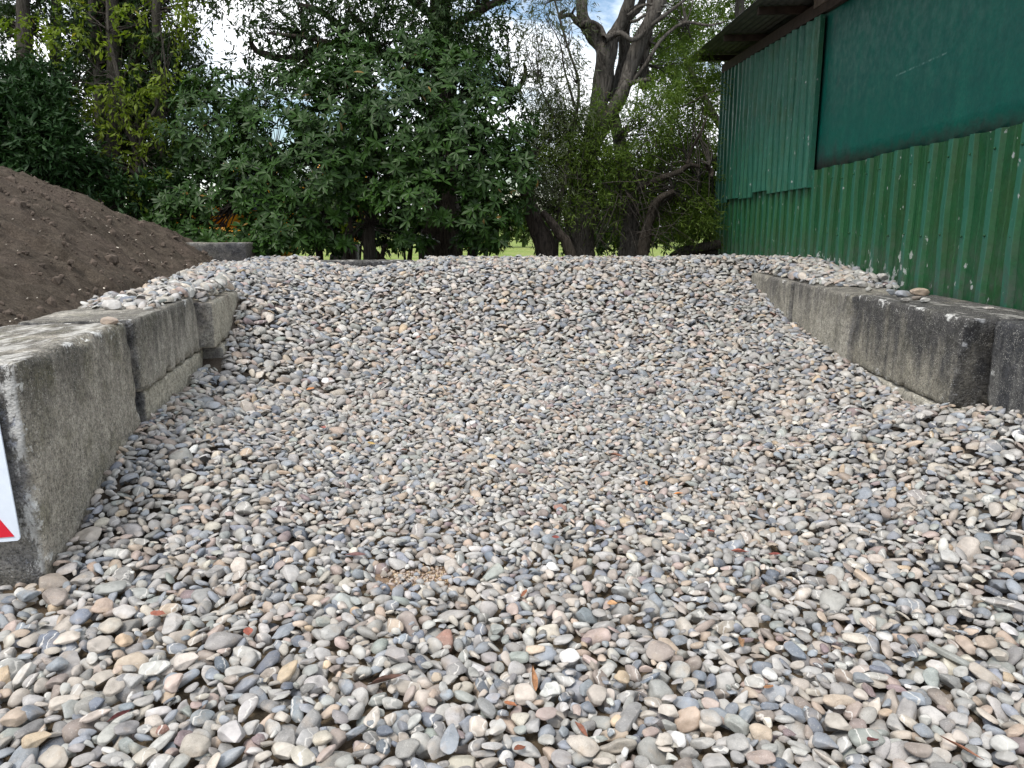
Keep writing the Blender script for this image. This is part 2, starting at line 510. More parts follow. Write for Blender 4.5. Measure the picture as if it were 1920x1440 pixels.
def surf(x, y):
    """top of the gravel inside the bay"""
    c = np.interp(y, [3.2, 4, 5, 6, 7, 8, 9, 9.8, 10.3, 10.9], [0, .0, .02, .07, .15, .31, .61, .93, 1.07, 1.09])
    l = np.interp(y, [3.0, 3.46, 3.91, 4.6, 5.63, 6.45, 6.8, 7.1, 7.5, 8.2, 9, 10, 10.9], [0, .08, .22, .32, .32, .42, .56, .68, .87, .97, 1.03, 1.06, 1.06])
    r = np.interp(y, [2.4, 3.2, 3.81, 4.14, 4.65, 5.24, 6.36, 8.24, 10.04, 10.5], [.12, .34, .42, .48, .43, .28, .38, .54, .88, 1.12])
    wl = np.clip(1 - (x - xL(y)) / 1.5, 0, 1) ** 1.35
    wr = np.clip(1 - (xR(y) - x) / 1.6, 0, 1) ** 1.4
    s = c + (l - c) * wl + (r - c) * wr
    P_ = np.stack([np.ravel(x) * 1.1, np.ravel(y) * 1.1, np.zeros(np.size(x))], 1)
    s = s + 0.035 * fbm(P_, 3, 5).reshape(np.shape(x)) * np.clip((y - 3) / 2, 0.25, 1)
    dip = np.exp(-((x + 2.05) / 0.55) ** 2) * 0.10 * np.clip((y - 9.6) / 0.6, 0, 1)
    return s - dip


def mound(x, y):
    so_ = (xL(y) - 0.62 - x)
    cone = 2.76 - 0.31 * np.maximum(np.hypot(x + 8, y - 8) - .5, 0)
    near = 0.92 + 0.72 * np.maximum(so_, -0.2)
    z = -np.log(np.exp(-11 * cone) + np.exp(-11 * near)) / 11
    back = 0.95 + (11.6 - y) * 0.8
    return np.minimum(z, back + 0.6)


G = 0.01
X0, X1, Y0, Y1 = -4.7, 4.3, 0.2, 11.5
nx, ny = int((X1 - X0) / G), int((Y1 - Y0) / G)
xs = X0 + (np.arange(nx) + .5) * G
ys = Y0 + (np.arange(ny) + .5) * G
XX, YY = np.meshgrid(xs, ys)
SUR = surf(XX, YY)
ZONE = np.zeros(XX.shape, np.int8)
XLg, XRg = xL(YY), xR(YY)
leftw = (YY > 3.07) & (YY < 7.62)
ZONE[leftw & (XX < XLg)] = 1
ZONE[(YY > 3.07) & (XX < -2.03 - 0.1768 * (YY - 3.09) - 0.72)] = 3
rightw = (YY > 2.9) & (YY < 9.95)
ZONE[rightw & (XX > XRg)] = 2
ZONE[(XX > xShed(YY) - 0.04) & (YY > 2.0)] = 3
ZONE[(YY > 10.9) & (XX > -2.75) & (XX < -1.25)] = 3
ZONE[(YY > 11.38)] = 3
ZONE[(YY > 10.5) & (XX < -3.7)] = 3
tl = 0.93 + np.interp(YY, [5.05, 5.3, 6.2, 7.0, 7.6], [-.05, .045, .085, .09, .14]) - np.clip((XLg - XX) - 0.30, 0, 1) * 0.1
tr = 0.96 + np.interp(YY, [6.9, 7.5, 8.2, 9.0, 9.9], [-.08, .01, .05, .09, .14]) + np.clip((XX - XRg) - 0.1, 0, .5) * 0.12 * (YY > 7)
SUR = np.where(ZONE == 1, tl, np.where(ZONE == 2, tr, SUR))
dep = np.where((ZONE == 1) | (ZONE == 2), 0.0, 0.105)
H = SUR - dep
H[ZONE == 1] = 0.955
H[(ZONE == 1) & (YY > 6.3)] = 0.915
H[ZONE == 2] = 0.96
H[(YY > 10.9) & (ZONE == 0)] = 1.04
SUR[(YY > 10.9) & (ZONE == 0)] = 1.10
H[ZONE == 3] = 3.0
gp = at(790, 1075, 3.0)
t_ = 1.5 / (1.5 - gp.z)
patch = np.hypot((XX - gp.x * t_) / 0.17, (YY - 3.0 * t_) / 0.10)
H[(patch < 1) & (ZONE == 0)] = (SUR - 0.03)[(patch < 1) & (ZONE == 0)]
ID = np.full(H.shape, -1, np.int32)
HERO = np.zeros(H.shape, bool)

PW = 8
oy, ox = np.mgrid[-PW:PW + 1, -PW:PW + 1]
stones = []          # x, y, z, R(9), a, b, c, colour index


def frames(n_, yaw):
    n_ = n_ / np.linalg.norm(n_, axis=1, keepdims=True)
    u = np.stack([np.cos(yaw), np.sin(yaw), np.zeros(len(yaw))], 1)
    u = u - n_ * (u * n_).sum(1, keepdims=True)
    u /= np.linalg.norm(u, axis=1, keepdims=True)
    v = np.cross(n_, u)
    return np.stack([u, v, n_], 2)


def lowhigh(Rm, abc, dx, dy):
    Mx = np.einsum('nij,nj,nkj->nik', Rm, 1 / abc ** 2, Rm)
    e = lambda q: q[:, None, None]
    A_ = e(Mx[:, 2, 2])
    B_ = e(Mx[:, 0, 2]) * dx + e(Mx[:, 1, 2]) * dy
    C_ = e(Mx[:, 0, 0]) * dx ** 2 + 2 * e(Mx[:, 0, 1]) * dx * dy + e(Mx[:, 1, 1]) * dy ** 2 - 1
    D_ = B_ ** 2 - A_ * C_
    ok = D_ > 0
    q = np.sqrt(np.maximum(D_, 0))
    return (-B_ - q) / A_, (-B_ + q) / A_, ok


PAL = [  # name, linear colour, weight
    ('grey', (.307, .298, .280), 26), ('pale grey', (.40, .388, .365), 16), ('dark grey', (.20, .196, .192), 8),
    ('blue-grey', (.225, .25, .285), 14), ('slate blue', (.135, .158, .198), 4.5), ('beige', (.40, .35, .295), 12),
    ('tan', (.40, .305, .225), 4.5), ('ochre', (.44, .325, .20), 0.9), ('cream', (.49, .44, .36), 3),
    ('pinkish', (.39, .295, .255), 3.2), ('brown', (.27, .218, .185), 5), ('purple', (.22, .16, .165), 0.8),
    ('greenish grey', (.275, .295, .272), 4), ('white', (.58, .57, .55), 0.6), ('brick red', (.32, .16, .115), 0.04)]
PN = [p[0] for p in PAL]
PC = np.array([p[1] for p in PAL])
PWt = np.array([p[2] for p in PAL], float)
PWt /= PWt.sum()


def sizes(n, x, y, fine, zf_=1.0):
    # finer stones down the middle of the bay, coarser on its banks and in front
    mid = np.exp(-((x - 0.2 - 0.05 * (y - 5)) / 1.0) ** 2) * np.clip((y - 2.9) / 1.2, 0, 1) * np.clip((7.4 - y) / 2.0, 0, 1)
    a = 0.0405 * np.exp(rng.normal(0, 0.28, n)) * (1 - 0.20 * mid)
    a = a * np.where(fine, 0.62, 1)
    a = np.clip(a, 0.014, 0.070)
    a = np.clip(a * zf_, 0.014, 0.076)
    b_ = a * rng.uniform(0.52, 0.95, n)
    c_ = np.maximum(b_ * rng.uniform(0.38, 0.78, n), 0.007)
    return np.stack([a, b_, c_], 1)


CELL = 0.145
ncx, ncy = int((X1 - X0) / CELL) - 1, int((Y1 - Y0) / CELL) - 1
NPASS = 300
for ps in range(NPASS):
    fine = ps > NPASS * 0.87
    ci, cj = np.meshgrid(np.arange(ps % 2, ncx, 2), np.arange((ps // 2) % 2, ncy, 2))
    ci, cj = ci.ravel(), cj.ravel()
    n = len(ci)
    offx, offy = rng.uniform(0, CELL), rng.uniform(0, CELL)
    best = None
    for k in range(3):
        px_ = X0 + ci * CELL + offx * .5 + rng.uniform(0.0, 0.11, n)
        py_ = Y0 + cj * CELL + offy * .5 + rng.uniform(0.0, 0.11, n)
        gi = np.clip(((px_ - X0) / G).astype(int), PW + 1, nx - PW - 2)
        gj = np.clip(((py_ - Y0) / G).astype(int), PW + 1, ny - PW - 2)
        sc_ = sum((H - SUR)[gj + q, gi + r] for q in (-2, 0, 2) for r in (-2, 0, 2)) if k == 99 else (
            H[gj, gi] - SUR[gj, gi] + H[gj + 2, gi] - SUR[gj + 2, gi] + H[gj, gi + 2] - SUR[gj, gi + 2] + H[gj - 2, gi] - SUR[gj - 2, gi] + H[gj, gi - 2] - SUR[gj, gi - 2])
        sc_ = np.where(ZONE[gj, gi] == 3, 99, sc_)
        if best is None:
            best, bi, bj = sc_, gi, gj
        else:
            u = sc_ < best
            best, bi, bj = np.where(u, sc_, best), np.where(u, gi, bi), np.where(u, gj, bj)
    keep = best < 5 * 0.004
    gi, gj = bi[keep], bj[keep]
    n = len(gi)
    if n == 0:
        continue
    J, I = gj[:, None, None] + oy, gi[:, None, None] + ox
    Hp = H[J, I]
    cx_, cy_ = xs[gi], ys[gj]
    abc = sizes(n, cx_, cy_, np.full(n, fine) | (rng.random(n) < .05), np.where(ZONE[gj, gi] > 0, 1.28, 1.0) * np.where(cx_ < -1.3, 1.12, 1.0) * (1 + 0.60 * np.clip((cy_ - 4.2) / 3.5, 0, 1)))
    core = np.abs(ox) + np.abs(oy) < 7
    Hc = np.minimum(Hp, Hp[:, PW, PW][:, None, None] + .06)
    gxs = (Hc * core * ox).sum((1, 2)) / ((core * ox * ox).sum() * G)
    gys = (Hc * core * oy).sum((1, 2)) / ((core * oy * oy).sum() * G)
    gxs, gys = np.clip(gxs, -1.1, 1.1), np.clip(gys, -1.1, 1.1)
    nn = np.stack([-gxs * .8 + rng.normal(0, .33, n), -gys * .8 + rng.normal(0, .33, n), np.ones(n)], 1)
    Rm = frames(nn, rng.uniform(0, 2 * np.pi, n))
    lo, hi, ok = lowhigh(Rm, abc, ox * G, oy * G)
    z_ = np.where(ok, Hp - lo, -9.0)
    flat = np.sort(z_.reshape(n, -1), 1)[:, ::-1]
    cnt = ok.reshape(n, -1).sum(1)
    zc = flat[np.arange(n), (cnt * 0.13).astype(int)]
    zn = ZONE[J, I]
    okz = ((zn == zn[:, PW, PW][:, None, None]) | ~ok).all((1, 2))
    okh = (HERO[J, I] & ok).sum((1, 2)) < 0.12 * cnt
    top_ = (zc + abc[:, 2]) < SUR[gj, gi] + 0.028
    pd = patch[gj, gi] > np.where(abc[:, 0] > 0.024, 1.25, 0.35) + 0.5 * fbm(np.stack([cx_ * 14, cy_ * 14, cx_ * 0], 1), 2, 3)
    good = okz & top_ & pd & (zc > -1) & (zc < 2)
    if not good.any():
        continue
    J, I, hi, ok, zc = J[good], I[good], hi[good], ok[good], zc[good]
    ids = len(stones) + np.arange(len(zc))
    top = zc[:, None, None] + hi
    up = ok & (top > H[J, I])
    H[J[up], I[up]] = top[up]
    ID[J[up], I[up]] = np.broadcast_to(ids[:, None, None], up.shape)[up]
    colr = rng.choice(len(PAL), len(zc), p=PWt)
    for q, w in enumerate(np.nonzero(good)[0]):
        stones.append((cx_[w], cy_[w], zc[q], Rm[w], abc[w], colr[q]))

nproc = len(stones)
# pebbles one can point to: photo pixel, length and width in photo pixels, tilt in the picture, colour
HP = """210,1117,60,33,12,greenish grey;195,1152,40,30,30,tan;233,1162,52,27,-8,pale grey;317,1157,50,25,0,tan;105,1133,53,33,-40,brown;52,1130,40,27,0,blue-grey;355,1118,37,33,0,purple
422,1213,77,37,15,dark grey;207,1188,50,32,-5,cream;130,1212,47,28,35,cream;185,1220,52,30,-30,beige;233,1215,32,27,-20,ochre;150,1172,43,33,0,slate blue;112,1255,40,40,0,blue-grey;352,1253,50,33,10,beige
292,1265,57,30,10,pale grey;215,1303,40,37,-50,beige;250,1290,38,38,0,pale grey;327,1297,40,30,0,pinkish;465,1340,53,28,80,pale grey;540,1273,47,37,70,ochre;123,1325,55,28,15,beige;33,1360,48,37,0,tan
72,1402,48,30,30,ochre;182,1357,53,20,25,beige;62,1383,57,30,55,dark grey;182,1332,37,27,0,slate blue;368,1415,68,40,0,beige;437,1393,47,43,-40,pale grey;485,1397,28,20,0,purple;308,1382,25,24,0,brick red
618,1198,40,37,-20,pale grey;607,1400,40,40,0,cream;610,1173,37,20,15,greenish grey;748,1245,55,30,-5,grey;933,1193,28,28,0,greenish grey;1068,1247,38,32,15,white;1105,1247,30,17,-25,pinkish
1005,1230,38,23,10,tan;973,1247,38,33,0,greenish grey;1030,1308,40,33,0,white;1117,1315,48,37,-5,beige;987,1318,50,37,0,beige;942,1300,37,27,-50,slate blue;923,1318,40,20,0,blue-grey;1180,1357,73,34,50,dark grey
1238,1238,50,37,-25,brown;765,1417,48,48,0,grey;897,1373,43,43,0,beige;932,1380,40,27,55,pale grey;845,1402,57,33,80,blue-grey;700,1360,47,30,80,cream;1167,1287,33,33,0,ochre;1093,1417,70,33,-20,beige
723,1385,33,23,0,slate blue;1222,1385,40,17,20,pinkish;1242,1402,33,33,0,cream;1618,1092,37,30,-50,tan;1775,1057,37,33,0,pale grey;1645,1058,37,22,-10,beige;1602,1212,47,23,-15,beige;1777,1240,87,20,-40,greenish grey
1877,1143,67,25,-38,grey;1847,1222,40,27,0,tan;1873,1243,37,27,0,cream;1490,1235,40,30,-50,slate blue;1363,1247,47,23,-45,beige;1412,1290,43,25,-5,grey;1442,1278,30,23,0,white;1650,1263,47,20,5,slate blue
1617,1287,38,23,-10,blue-grey;1640,1278,57,15,-5,pale grey;1570,1327,67,27,-10,tan;1710,1325,40,33,0,blue-grey;1332,1332,35,33,0,pinkish;1383,1373,50,47,0,greenish grey;1490,1353,53,30,-25,slate blue;1335,1363,47,32,-5,pale grey
1427,1388,50,33,0,tan;1573,1370,53,30,-20,beige;1547,1405,47,33,-20,blue-grey;1627,1402,75,33,-5,greenish grey;1720,1422,47,30,-15,brown;1880,1410,50,33,0,pale grey;1797,1400,27,23,0,cream;1382,1413,43,33,0,grey
1427,1433,57,27,0,pinkish;541,877,27,19,30,blue-grey;460,858,28,20,-35,ochre;575,780,20,15,0,pale grey;465,770,50,26,-20,beige;398,768,40,18,-12,blue-grey;462,963,38,32,0,grey;500,950,25,20,0,tan
708,968,26,20,0,pale grey;708,622,20,16,0,slate blue;1397,830,30,18,10,pale grey;1364,830,26,18,0,cream;1289,985,30,15,-30,cream;1147,1000,36,13,0,slate blue;1433,1010,28,15,0,grey;1278,1020,28,24,0,slate blue"""
heroes = []
for ent in HP.replace('\n', ';').split(';'):
    q = ent.split(',')
    heroes.append((float(q[0]), float(q[1]), float(q[2]), float(q[3]), float(q[4]), q[5], 0))
# loose ones on the wall tops
WT = """208,607,34,17,0,tan;212,580,30,22,35,pale grey;1616,538,22,13,0,pale grey;1653,536,22,15,5,pale grey;1671,551,22,11,-5,blue-grey;1692,556,30,14,20,blue-grey;1725,553,36,15,-5,tan;1733,566,17,10,25,pale grey;1697,565,24,8,15,grey;1853,579,22,6,0,pale grey;1628,545,15,9,10,grey;1718,561,18,8,0,brown"""
for ent in WT.split(';'):
    q = ent.split(',')
    heroes.append((float(q[0]), float(q[1]), float(q[2]), float(q[3]), float(q[4]), q[5], 1))


def hit(px, py, z0=None):
    r = ray(px, py)
    if z0 is not None:
        t = (z0 - 1.5) / r[2]
        return r[0] * t, r[1] * t
    t = np.linspace(1.2, 13, 2400)
    x, y, z = r[0] * t, r[1] * t, 1.5 + r[2] * t
    i = ((x - X0) / G).astype(int)
    j = ((y - Y0) / G).astype(int)
    ok = (i > 9) & (i < nx - 10) & (j > 9) & (j < ny - 10)
    hh = np.where(ok, SUR[np.clip(j, 0, ny - 1), np.clip(i, 0, nx - 1)], -9)
    w = np.nonzero(z < hh)[0]
    return (x[w[0]], y[w[0]]) if len(w) else (None, None)


hero_ids = []
covered = np.zeros(H.shape, bool)
for (px, py, L_, W_, ang, cn, wt) in heroes:
    x, y = hit(px, py + (3 if wt else 0), 0.955 if wt else None)
    if x is None:
        continue
    gi, gj = int((x - X0) / G), int((y - Y0) / G)
    if not (12 < gi < nx - 12 and 12 < gj < ny - 12):
        continue
    depth = y * CP + (1.5 - SUR[gj, gi]) * SP
    fs = 0.78 if not wt else 0.6
    th = R(ang)
    maj = np.array([math.cos(th), math.sin(th) / fs]) * L_ / 2 * depth / 1442
    a = min(np.linalg.norm(maj), 0.078)
    b_ = min(W_ / 2 * depth / 1442 / (fs if abs(ang) < 45 else 1), a)
    c_ = max(b_ * (0.55 if not wt else 0.6), 0.008)
    yaw = np.array([math.atan2(maj[1], maj[0])])
    nn = np.array([[rng.normal(0, .10), -0.16 + rng.normal(0, .10), 1]]) if not wt else np.array([[0.02, 0, 1.0]])
    Rm = frames(nn, yaw)
    abc = np.array([[a, b_, c_]])
    lo, hi, ok = lowhigh(Rm, abc, ox * G, oy * G)
    J, I = gj + oy, gi + ox
    if wt:
        zc = H[gj, gi] + c_ * 0.97
    else:
        z_ = np.where(ok[0], H[J, I] - lo[0], -9).ravel()
        z_ = np.sort(z_)[::-1]
        zc = z_[int(ok.sum() * 0.45)]
        zc = min(zc, SUR[gj, gi] + 0.03)
    top = zc + hi[0]
    k = len(stones)
    # pebbles this one would otherwise be sunk in give way
    inner = ok[0] & (top - H[J, I] < 0.004) & (((ox * G) ** 2 + (oy * G) ** 2) < (0.8 * a) ** 2)
    up = ok[0]
    H[J[up], I[up]] = np.maximum(top[up], 0 * top[up] + top[up])
    ID[J[up], I[up]] = k
    stones.append((x, y, zc, Rm[0], np.array([a, b_, c_]), PN.index(cn)))
    hero_ids.append(k)

# drop what a hero pebble has swallowed, then what lies buried
SX = np.array([s[0] for s in stones])
SY = np.array([s[1] for s in stones])
SZ = np.array([s[2] for s in stones])
SR = np.array([s[3] for s in stones])
SA = np.array([s[4] for s in stones])
SC = np.array([s[5] for s in stones])
dead = np.zeros(len(stones), bool)
for k in hero_ids:
    d = np.stack([SX - SX[k], SY - SY[k], SZ - SZ[k]], 1)
    near = np.nonzero((np.abs(d[:, 0]) < .1) & (np.abs(d[:, 1]) < .1))[0]
    loc = d[near] @ SR[k]
    q = (loc[:, 0] / SA[k, 0]) ** 2 + (loc[:, 1] / SA[k, 1]) ** 2
    kill = near[(q < 0.75) & (loc[:, 2] > -SA[k, 2] * 0.9)]
    dead[kill] = True
dead[hero_ids] = False
cnt = np.bincount(ID[ID >= 0], minlength=len(stones))
foot = np.pi * SA[:, 0] * SA[:, 1] / G ** 2
vis = (cnt >= 5) | (SZ > np.array([SUR[int((y - Y0) / G), int((x - X0) / G)] for x, y in zip(SX, SY)]) - 0.022)
vis &= ~dead
vis[hero_ids] = True
U, V_, DEP = project(np.stack([SX, SY, SZ], 1))
inframe = (U > -20) & (U < 1940) & (V_ < 1460) & (V_ > 0)
hero_set = set(hero_ids)
score = np.where(vis & inframe & (cnt > 0.45 * foot), SA[:, 0] * SA[:, 1] / DEP ** 2, 0)
score[hero_ids] = 0
order = np.argsort(-score)
n_hero = len([k for k in hero_ids if True])
singles = list(hero_ids) + [int(i) for i in order[:max(0, 298 - n_hero)]]
sset = np.zeros(len(stones), bool)
sset[singles] = True
print('stones placed', len(stones), 'kept', int(vis.sum()), 'heroes', n_hero)


# ------------------------------------------------------------------ pebble shapes
def ico(sub):
    bm = bmesh.new()
    bmesh.ops.create_icosphere(bm, subdivisions=sub, radius=1)
    V = np.array([v.co[:] for v in bm.verts])
    F = np.array([[v.index for v in f.verts] for f in bm.faces])
    bm.free()
    return V, F


NVAR = 28
icos = {s: ico(s) for s in (1, 2, 3, 4)}
vr = np.random.default_rng(5)
vparams = []
for k in range(NVAR):
    npl = vr.integers(5, 12)
    nr = vr.normal(size=(npl, 3)) * np.array([1, 1, 0.8])
    nr /= np.linalg.norm(nr, axis=1, keepdims=True)
    vparams.append((nr, vr.uniform(0.52, 0.90, npl), vr.uniform(0.55, 0.97), vr.uniform(0.06, 0.2), vr.uniform(-.25, .25), k))


def pebble_shape(V, prm):
    nr, h, soft, amp, egg, sd = prm
    P = V.copy()
    # a little boxier than an ellipsoid
    q = np.abs(P) ** 2.5
    P = P / (q.sum(1, keepdims=True) ** (1 / 2.5)) * 0.97
    for n_, hh in zip(nr, h):
        d = P @ n_
        ex = np.maximum(d - hh, 0)
        P -= (ex * soft)[:, None] * n_
    r = 1 + amp * fbm(P * 1.3 + sd * 7.1, 2, sd)
    P = P * r[:, None]
    P[:, 1] *= 1 + egg * P[:, 0]
    return P


VAR = {s: [pebble_shape(icos[s][0], p) for p in vparams] for s in (2, 3, 4)}
svar = rng.integers(0, NVAR, len(stones))
jit = np.exp(rng.normal(0, 0.10, (len(stones), 1))) * (1 + rng.normal(0, 0.012, (len(stones), 3)))
PCG = PC.mean(1, keepdims=True) * 0.22 + PC * 0.78
SCOL = np.clip(PCG[SC] * jit, 0.02, 0.8)
srnd = rng.random(len(stones))


def pile(name, sel, sub):
    V, F = icos[sub]
    nv, nf = len(V), len(F)
    n = len(sel)
    base = np.stack([VAR[sub][svar[i]] for i in sel])              # n,nv,3
    base = base * SA[sel][:, None, :]
    W = np.einsum('nij,nvj->nvi', SR[sel], base) + np.stack([SX, SY, SZ], 1)[sel][:, None, :]
    FF = (F[None] + (np.arange(n) * nv)[:, None, None]).reshape(-1, 3)
    # undersides pressed into the heap are left open
    w_ = W.reshape(-1, 3)
    nz_ = np.cross(w_[FF[:, 1]] - w_[FF[:, 0]], w_[FF[:, 2]] - w_[FF[:, 0]])
    nz_ = nz_[:, 2] / np.maximum(np.linalg.norm(nz_, axis=1), 1e-12)
    FF = FF[nz_ > -0.45]
    C = np.concatenate([SCOL[sel], srnd[sel][:, None]], 1)
    C = np.repeat(C[:, None, :], nv, 1).reshape(-1, 4)
    return W.reshape(-1, 3), FF, C


rest = vis & ~sset
nearsel = np.nonzero(rest & (DEP < 2.75) & (U > -80) & (U < 2000))[0]
farsel = np.nonzero(rest & ~((DEP < 2.75) & (U > -80) & (U < 2000)))[0]
W1, F1, C1 = pile('a', nearsel, 3)
W2, F2, C2 = pile('b', farsel, 2)
me = mesh_np('pebbles', np.concatenate([W1, W2]), np.concatenate([F1, F2 + len(W1)]), M_PEBN, True, np.concatenate([C1, C2]))
o = obj('pebbles', me, kind='stuff', label='rounded river pebbles heaped between the two concrete walls', category='pebbles')
print('pebble tris', len(F1) + len(F2))

# soil under the pebbles
M_SOILBED, nt, b = mat_base('sandy_soil', 0.95, 0.1)
vd = N(nt, 'ShaderNodeVectorMath', operation='DISTANCE')
nt.links.new(N(nt, 'ShaderNodeNewGeometry').outputs['Position'], vd.inputs[0])
vd.inputs[1].default_value = (gp.x * t_, 3.0 * t_, 0.0)
sd_ = ramp(nt, math_(nt, 'ADD', vd.outputs['Value'], math_(nt, 'MULTIPLY', noise(nt, 9, 4), 0.3)), [(0.35, g(1)), (0.6, g(0))])
c = mixc(nt, sd_, (0.075, 0.062, 0.05), (0.20, 0.14, 0.095))
nt.links.new(mixc(nt, 1.0, c, ramp(nt, noise(nt, 60, 6, 0.7), [(0.3, g(0.55)), (0.7, g(1.45))]), 'MULTIPLY'), b.inputs['Base Color'])
bump(nt, b, noise(nt, 120, 5, 0.7), 0.6, 0.01)
st = 6
bx, by = xs[::st], ys[::st]
BX, BY = np.meshgrid(bx, by)
BZ = (surf(BX, BY) - 0.055)
zz = ZONE[::st, ::st]
pp = patch[::st, ::st]
BZ = np.where(pp < 1.6, BZ + 0.028, BZ) + 0.006 * fbm(np.stack([BX.ravel() * 14, BY.ravel() * 14, BX.ravel() * 0], 1), 3).reshape(BX.shape)
BZ = np.where(BY > 10.8, np.minimum(BZ, 0.9), BZ)
P = np.stack([BX.ravel(), BY.ravel(), BZ.ravel()], 1)
n1, n2 = BX.shape
ii = (np.arange(n1 - 1)[:, None] * n2 + np.arange(n2 - 1)[None]).ravel()
Fq = np.stack([ii, ii + 1, ii + n2 + 1, ii + n2], 1)
inside = (BX.ravel() > xL(BY.ravel()) - 0.35) & (BX.ravel() < xShed(BY.ravel()) - 0.05) | (BY.ravel() < 3.1)
Fq = Fq[inside[Fq].all(1)]
obj('gravel_bed_ground', mesh_np('gravel_bed_ground', P, Fq, M_SOILBED), kind='structure')

# grit in the bare patch
gc = (gp.x * t_, 3.0 * t_)
gv, gf = icos[2]
gn = 420
gxy = rng.normal(0, 1, (gn, 2)) * [0.11, 0.07] + gc
gz = np.array([SUR[int((y - Y0) / G), int((x - X0) / G)] for x, y in gxy]) - 0.022
gr_ = rng.uniform(0.003, 0.009, gn)
Wg = (gv[None] * gr_[:, None, None] * rng.uniform(.6, 1.2, (gn, 1, 3)) + np.concatenate([gxy, gz[:, None]], 1)[:, None]).reshape(-1, 3)
Cg = np.repeat(np.concatenate([PC[rng.choice([5, 6, 7, 9, 10], gn)], rng.random((gn, 1))], 1)[:, None], len(gv), 1).reshape(-1, 4)
obj('grit', mesh_np('grit', Wg, (gf[None] + (np.arange(gn) * len(gv))[:, None, None]).reshape(-1, 3), M_PEBN, True, Cg),
    kind='stuff', label='sandy orange-brown grit in a bare patch among the pebbles', category='grit')

# ------------------------------------------------------------------ fallen leaves on the pebbles (before pebble labels: they serve as landmarks)
LV = """1001,1288,46,15,95,tan orange,upright pointed;725,1300,72,14,18,dark brown,long curled;983,1127,24,11,60,rust brown,short split;1148,1146,20,17,0,pale orange,small triangular;668,1052,44,12,-8,purple brown,long flat
1090,1388,36,15,-50,reddish brown,creased;958,1336,26,18,-20,rust orange,crumpled;975,1425,24,16,20,dark rust,broken;467,1206,24,22,-60,brick red,broad torn;226,1358,40,12,50,dark maroon,narrow upright
299,1170,34,16,-10,red brown,folded;1387,1048,40,10,14,coral red,slender pointed;1452,1050,22,9,-12,dark red,small narrow;1389,1222,52,14,75,light brown,twisted;1440,1309,26,18,30,orange brown,wrinkled
1635,1418,30,20,25,maroon,dark rounded;1800,1425,66,11,-42,chestnut brown,long thin;1155,864,32,8,-10,brown,bent;1211,916,18,8,80,amber,small upright;1272,936,20,10,8,bright orange,small flat
1042,1021,15,8,0,dark red,tiny;1333,1006,16,12,25,brick red,stubby;583,736,20,12,-25,orange,small curved;606,812,26,9,-45,pinkish red,thin tilted;697,840,15,12,30,yellow,small pale;757,853,20,7,-15,dark brown,thin flat
713,727,14,11,60,salmon pink,tiny"""
LCOL = {'tan orange': (.36, .17, .07), 'dark brown': (.10, .05, .035), 'rust brown': (.27, .10, .045), 'pale orange': (.48, .26, .11), 'purple brown': (.15, .075, .07),
        'reddish brown': (.22, .085, .05), 'rust orange': (.36, .13, .05), 'dark rust': (.19, .06, .03), 'brick red': (.30, .08, .05), 'dark maroon': (.11, .03, .03),
        'red brown': (.25, .08, .05), 'coral red': (.42, .14, .10), 'dark red': (.2, .045, .035), 'light brown': (.36, .21, .11), 'orange brown': (.33, .15, .06), 'maroon': (.12, .035, .035),
        'chestnut brown': (.26, .11, .06), 'brown': (.2, .085, .05), 'amber': (.45, .2, .06), 'bright orange': (.5, .19, .04), 'orange': (.45, .19, .06), 'pinkish red': (.36, .13, .11),
        'yellow': (.5, .34, .1), 'salmon pink': (.45, .22, .17)}
m, nt, b = mat_base('dead_leaf', 0.7, 0.25)
oi = N(nt, 'ShaderNodeObjectInfo')
nt.links.new(mixc(nt, 1.0, oi.outputs['Color'], ramp(nt, noise(nt, 60, 5, 0.6), [(0.3, g(0.6)), (0.7, g(1.35))]), 'MULTIPLY'), b.inputs['Base Color'])
M_DEAD = m


def dead_leaf(curl, twist, jag):
    n1_, n2_ = 13, 5
    V, F = [], []
    rr_ = random.Random(int(curl * 100 + twist * 10))
    for i in range(n1_):
        t = i / (n1_ - 1)
        w = math.sin(math.pi * min(t * 1.04 + 0.02, 1)) ** 0.75 * (1 - 0.25 * t) * (1 + jag * rr_.uniform(-.35, .1))
        for j in range(n2_):
            s = (j / (n2_ - 1) - .5)
            z = curl * (s * w) ** 2 * 3.0 + curl * 0.9 * (t - .5) ** 2 + abs(s) * 0.1
            a_ = twist * (t - .5)
            yy = s * w
            V.append((t - .5, (yy * math.cos(a_) - z * math.sin(a_) * 0.3) * 0.9, (z * math.cos(a_) + yy * math.sin(a_)) * 0.5))
    for i in range(n1_ - 1):
        for j in range(n2_ - 1):
            a_ = i * n2_ + j
            F.append((a_, a_ + n2_, a_ + n2_ + 1, a_ + 1))
    return mesh_np('leaf_blade', np.array(V), np.array(F), M_DEAD)


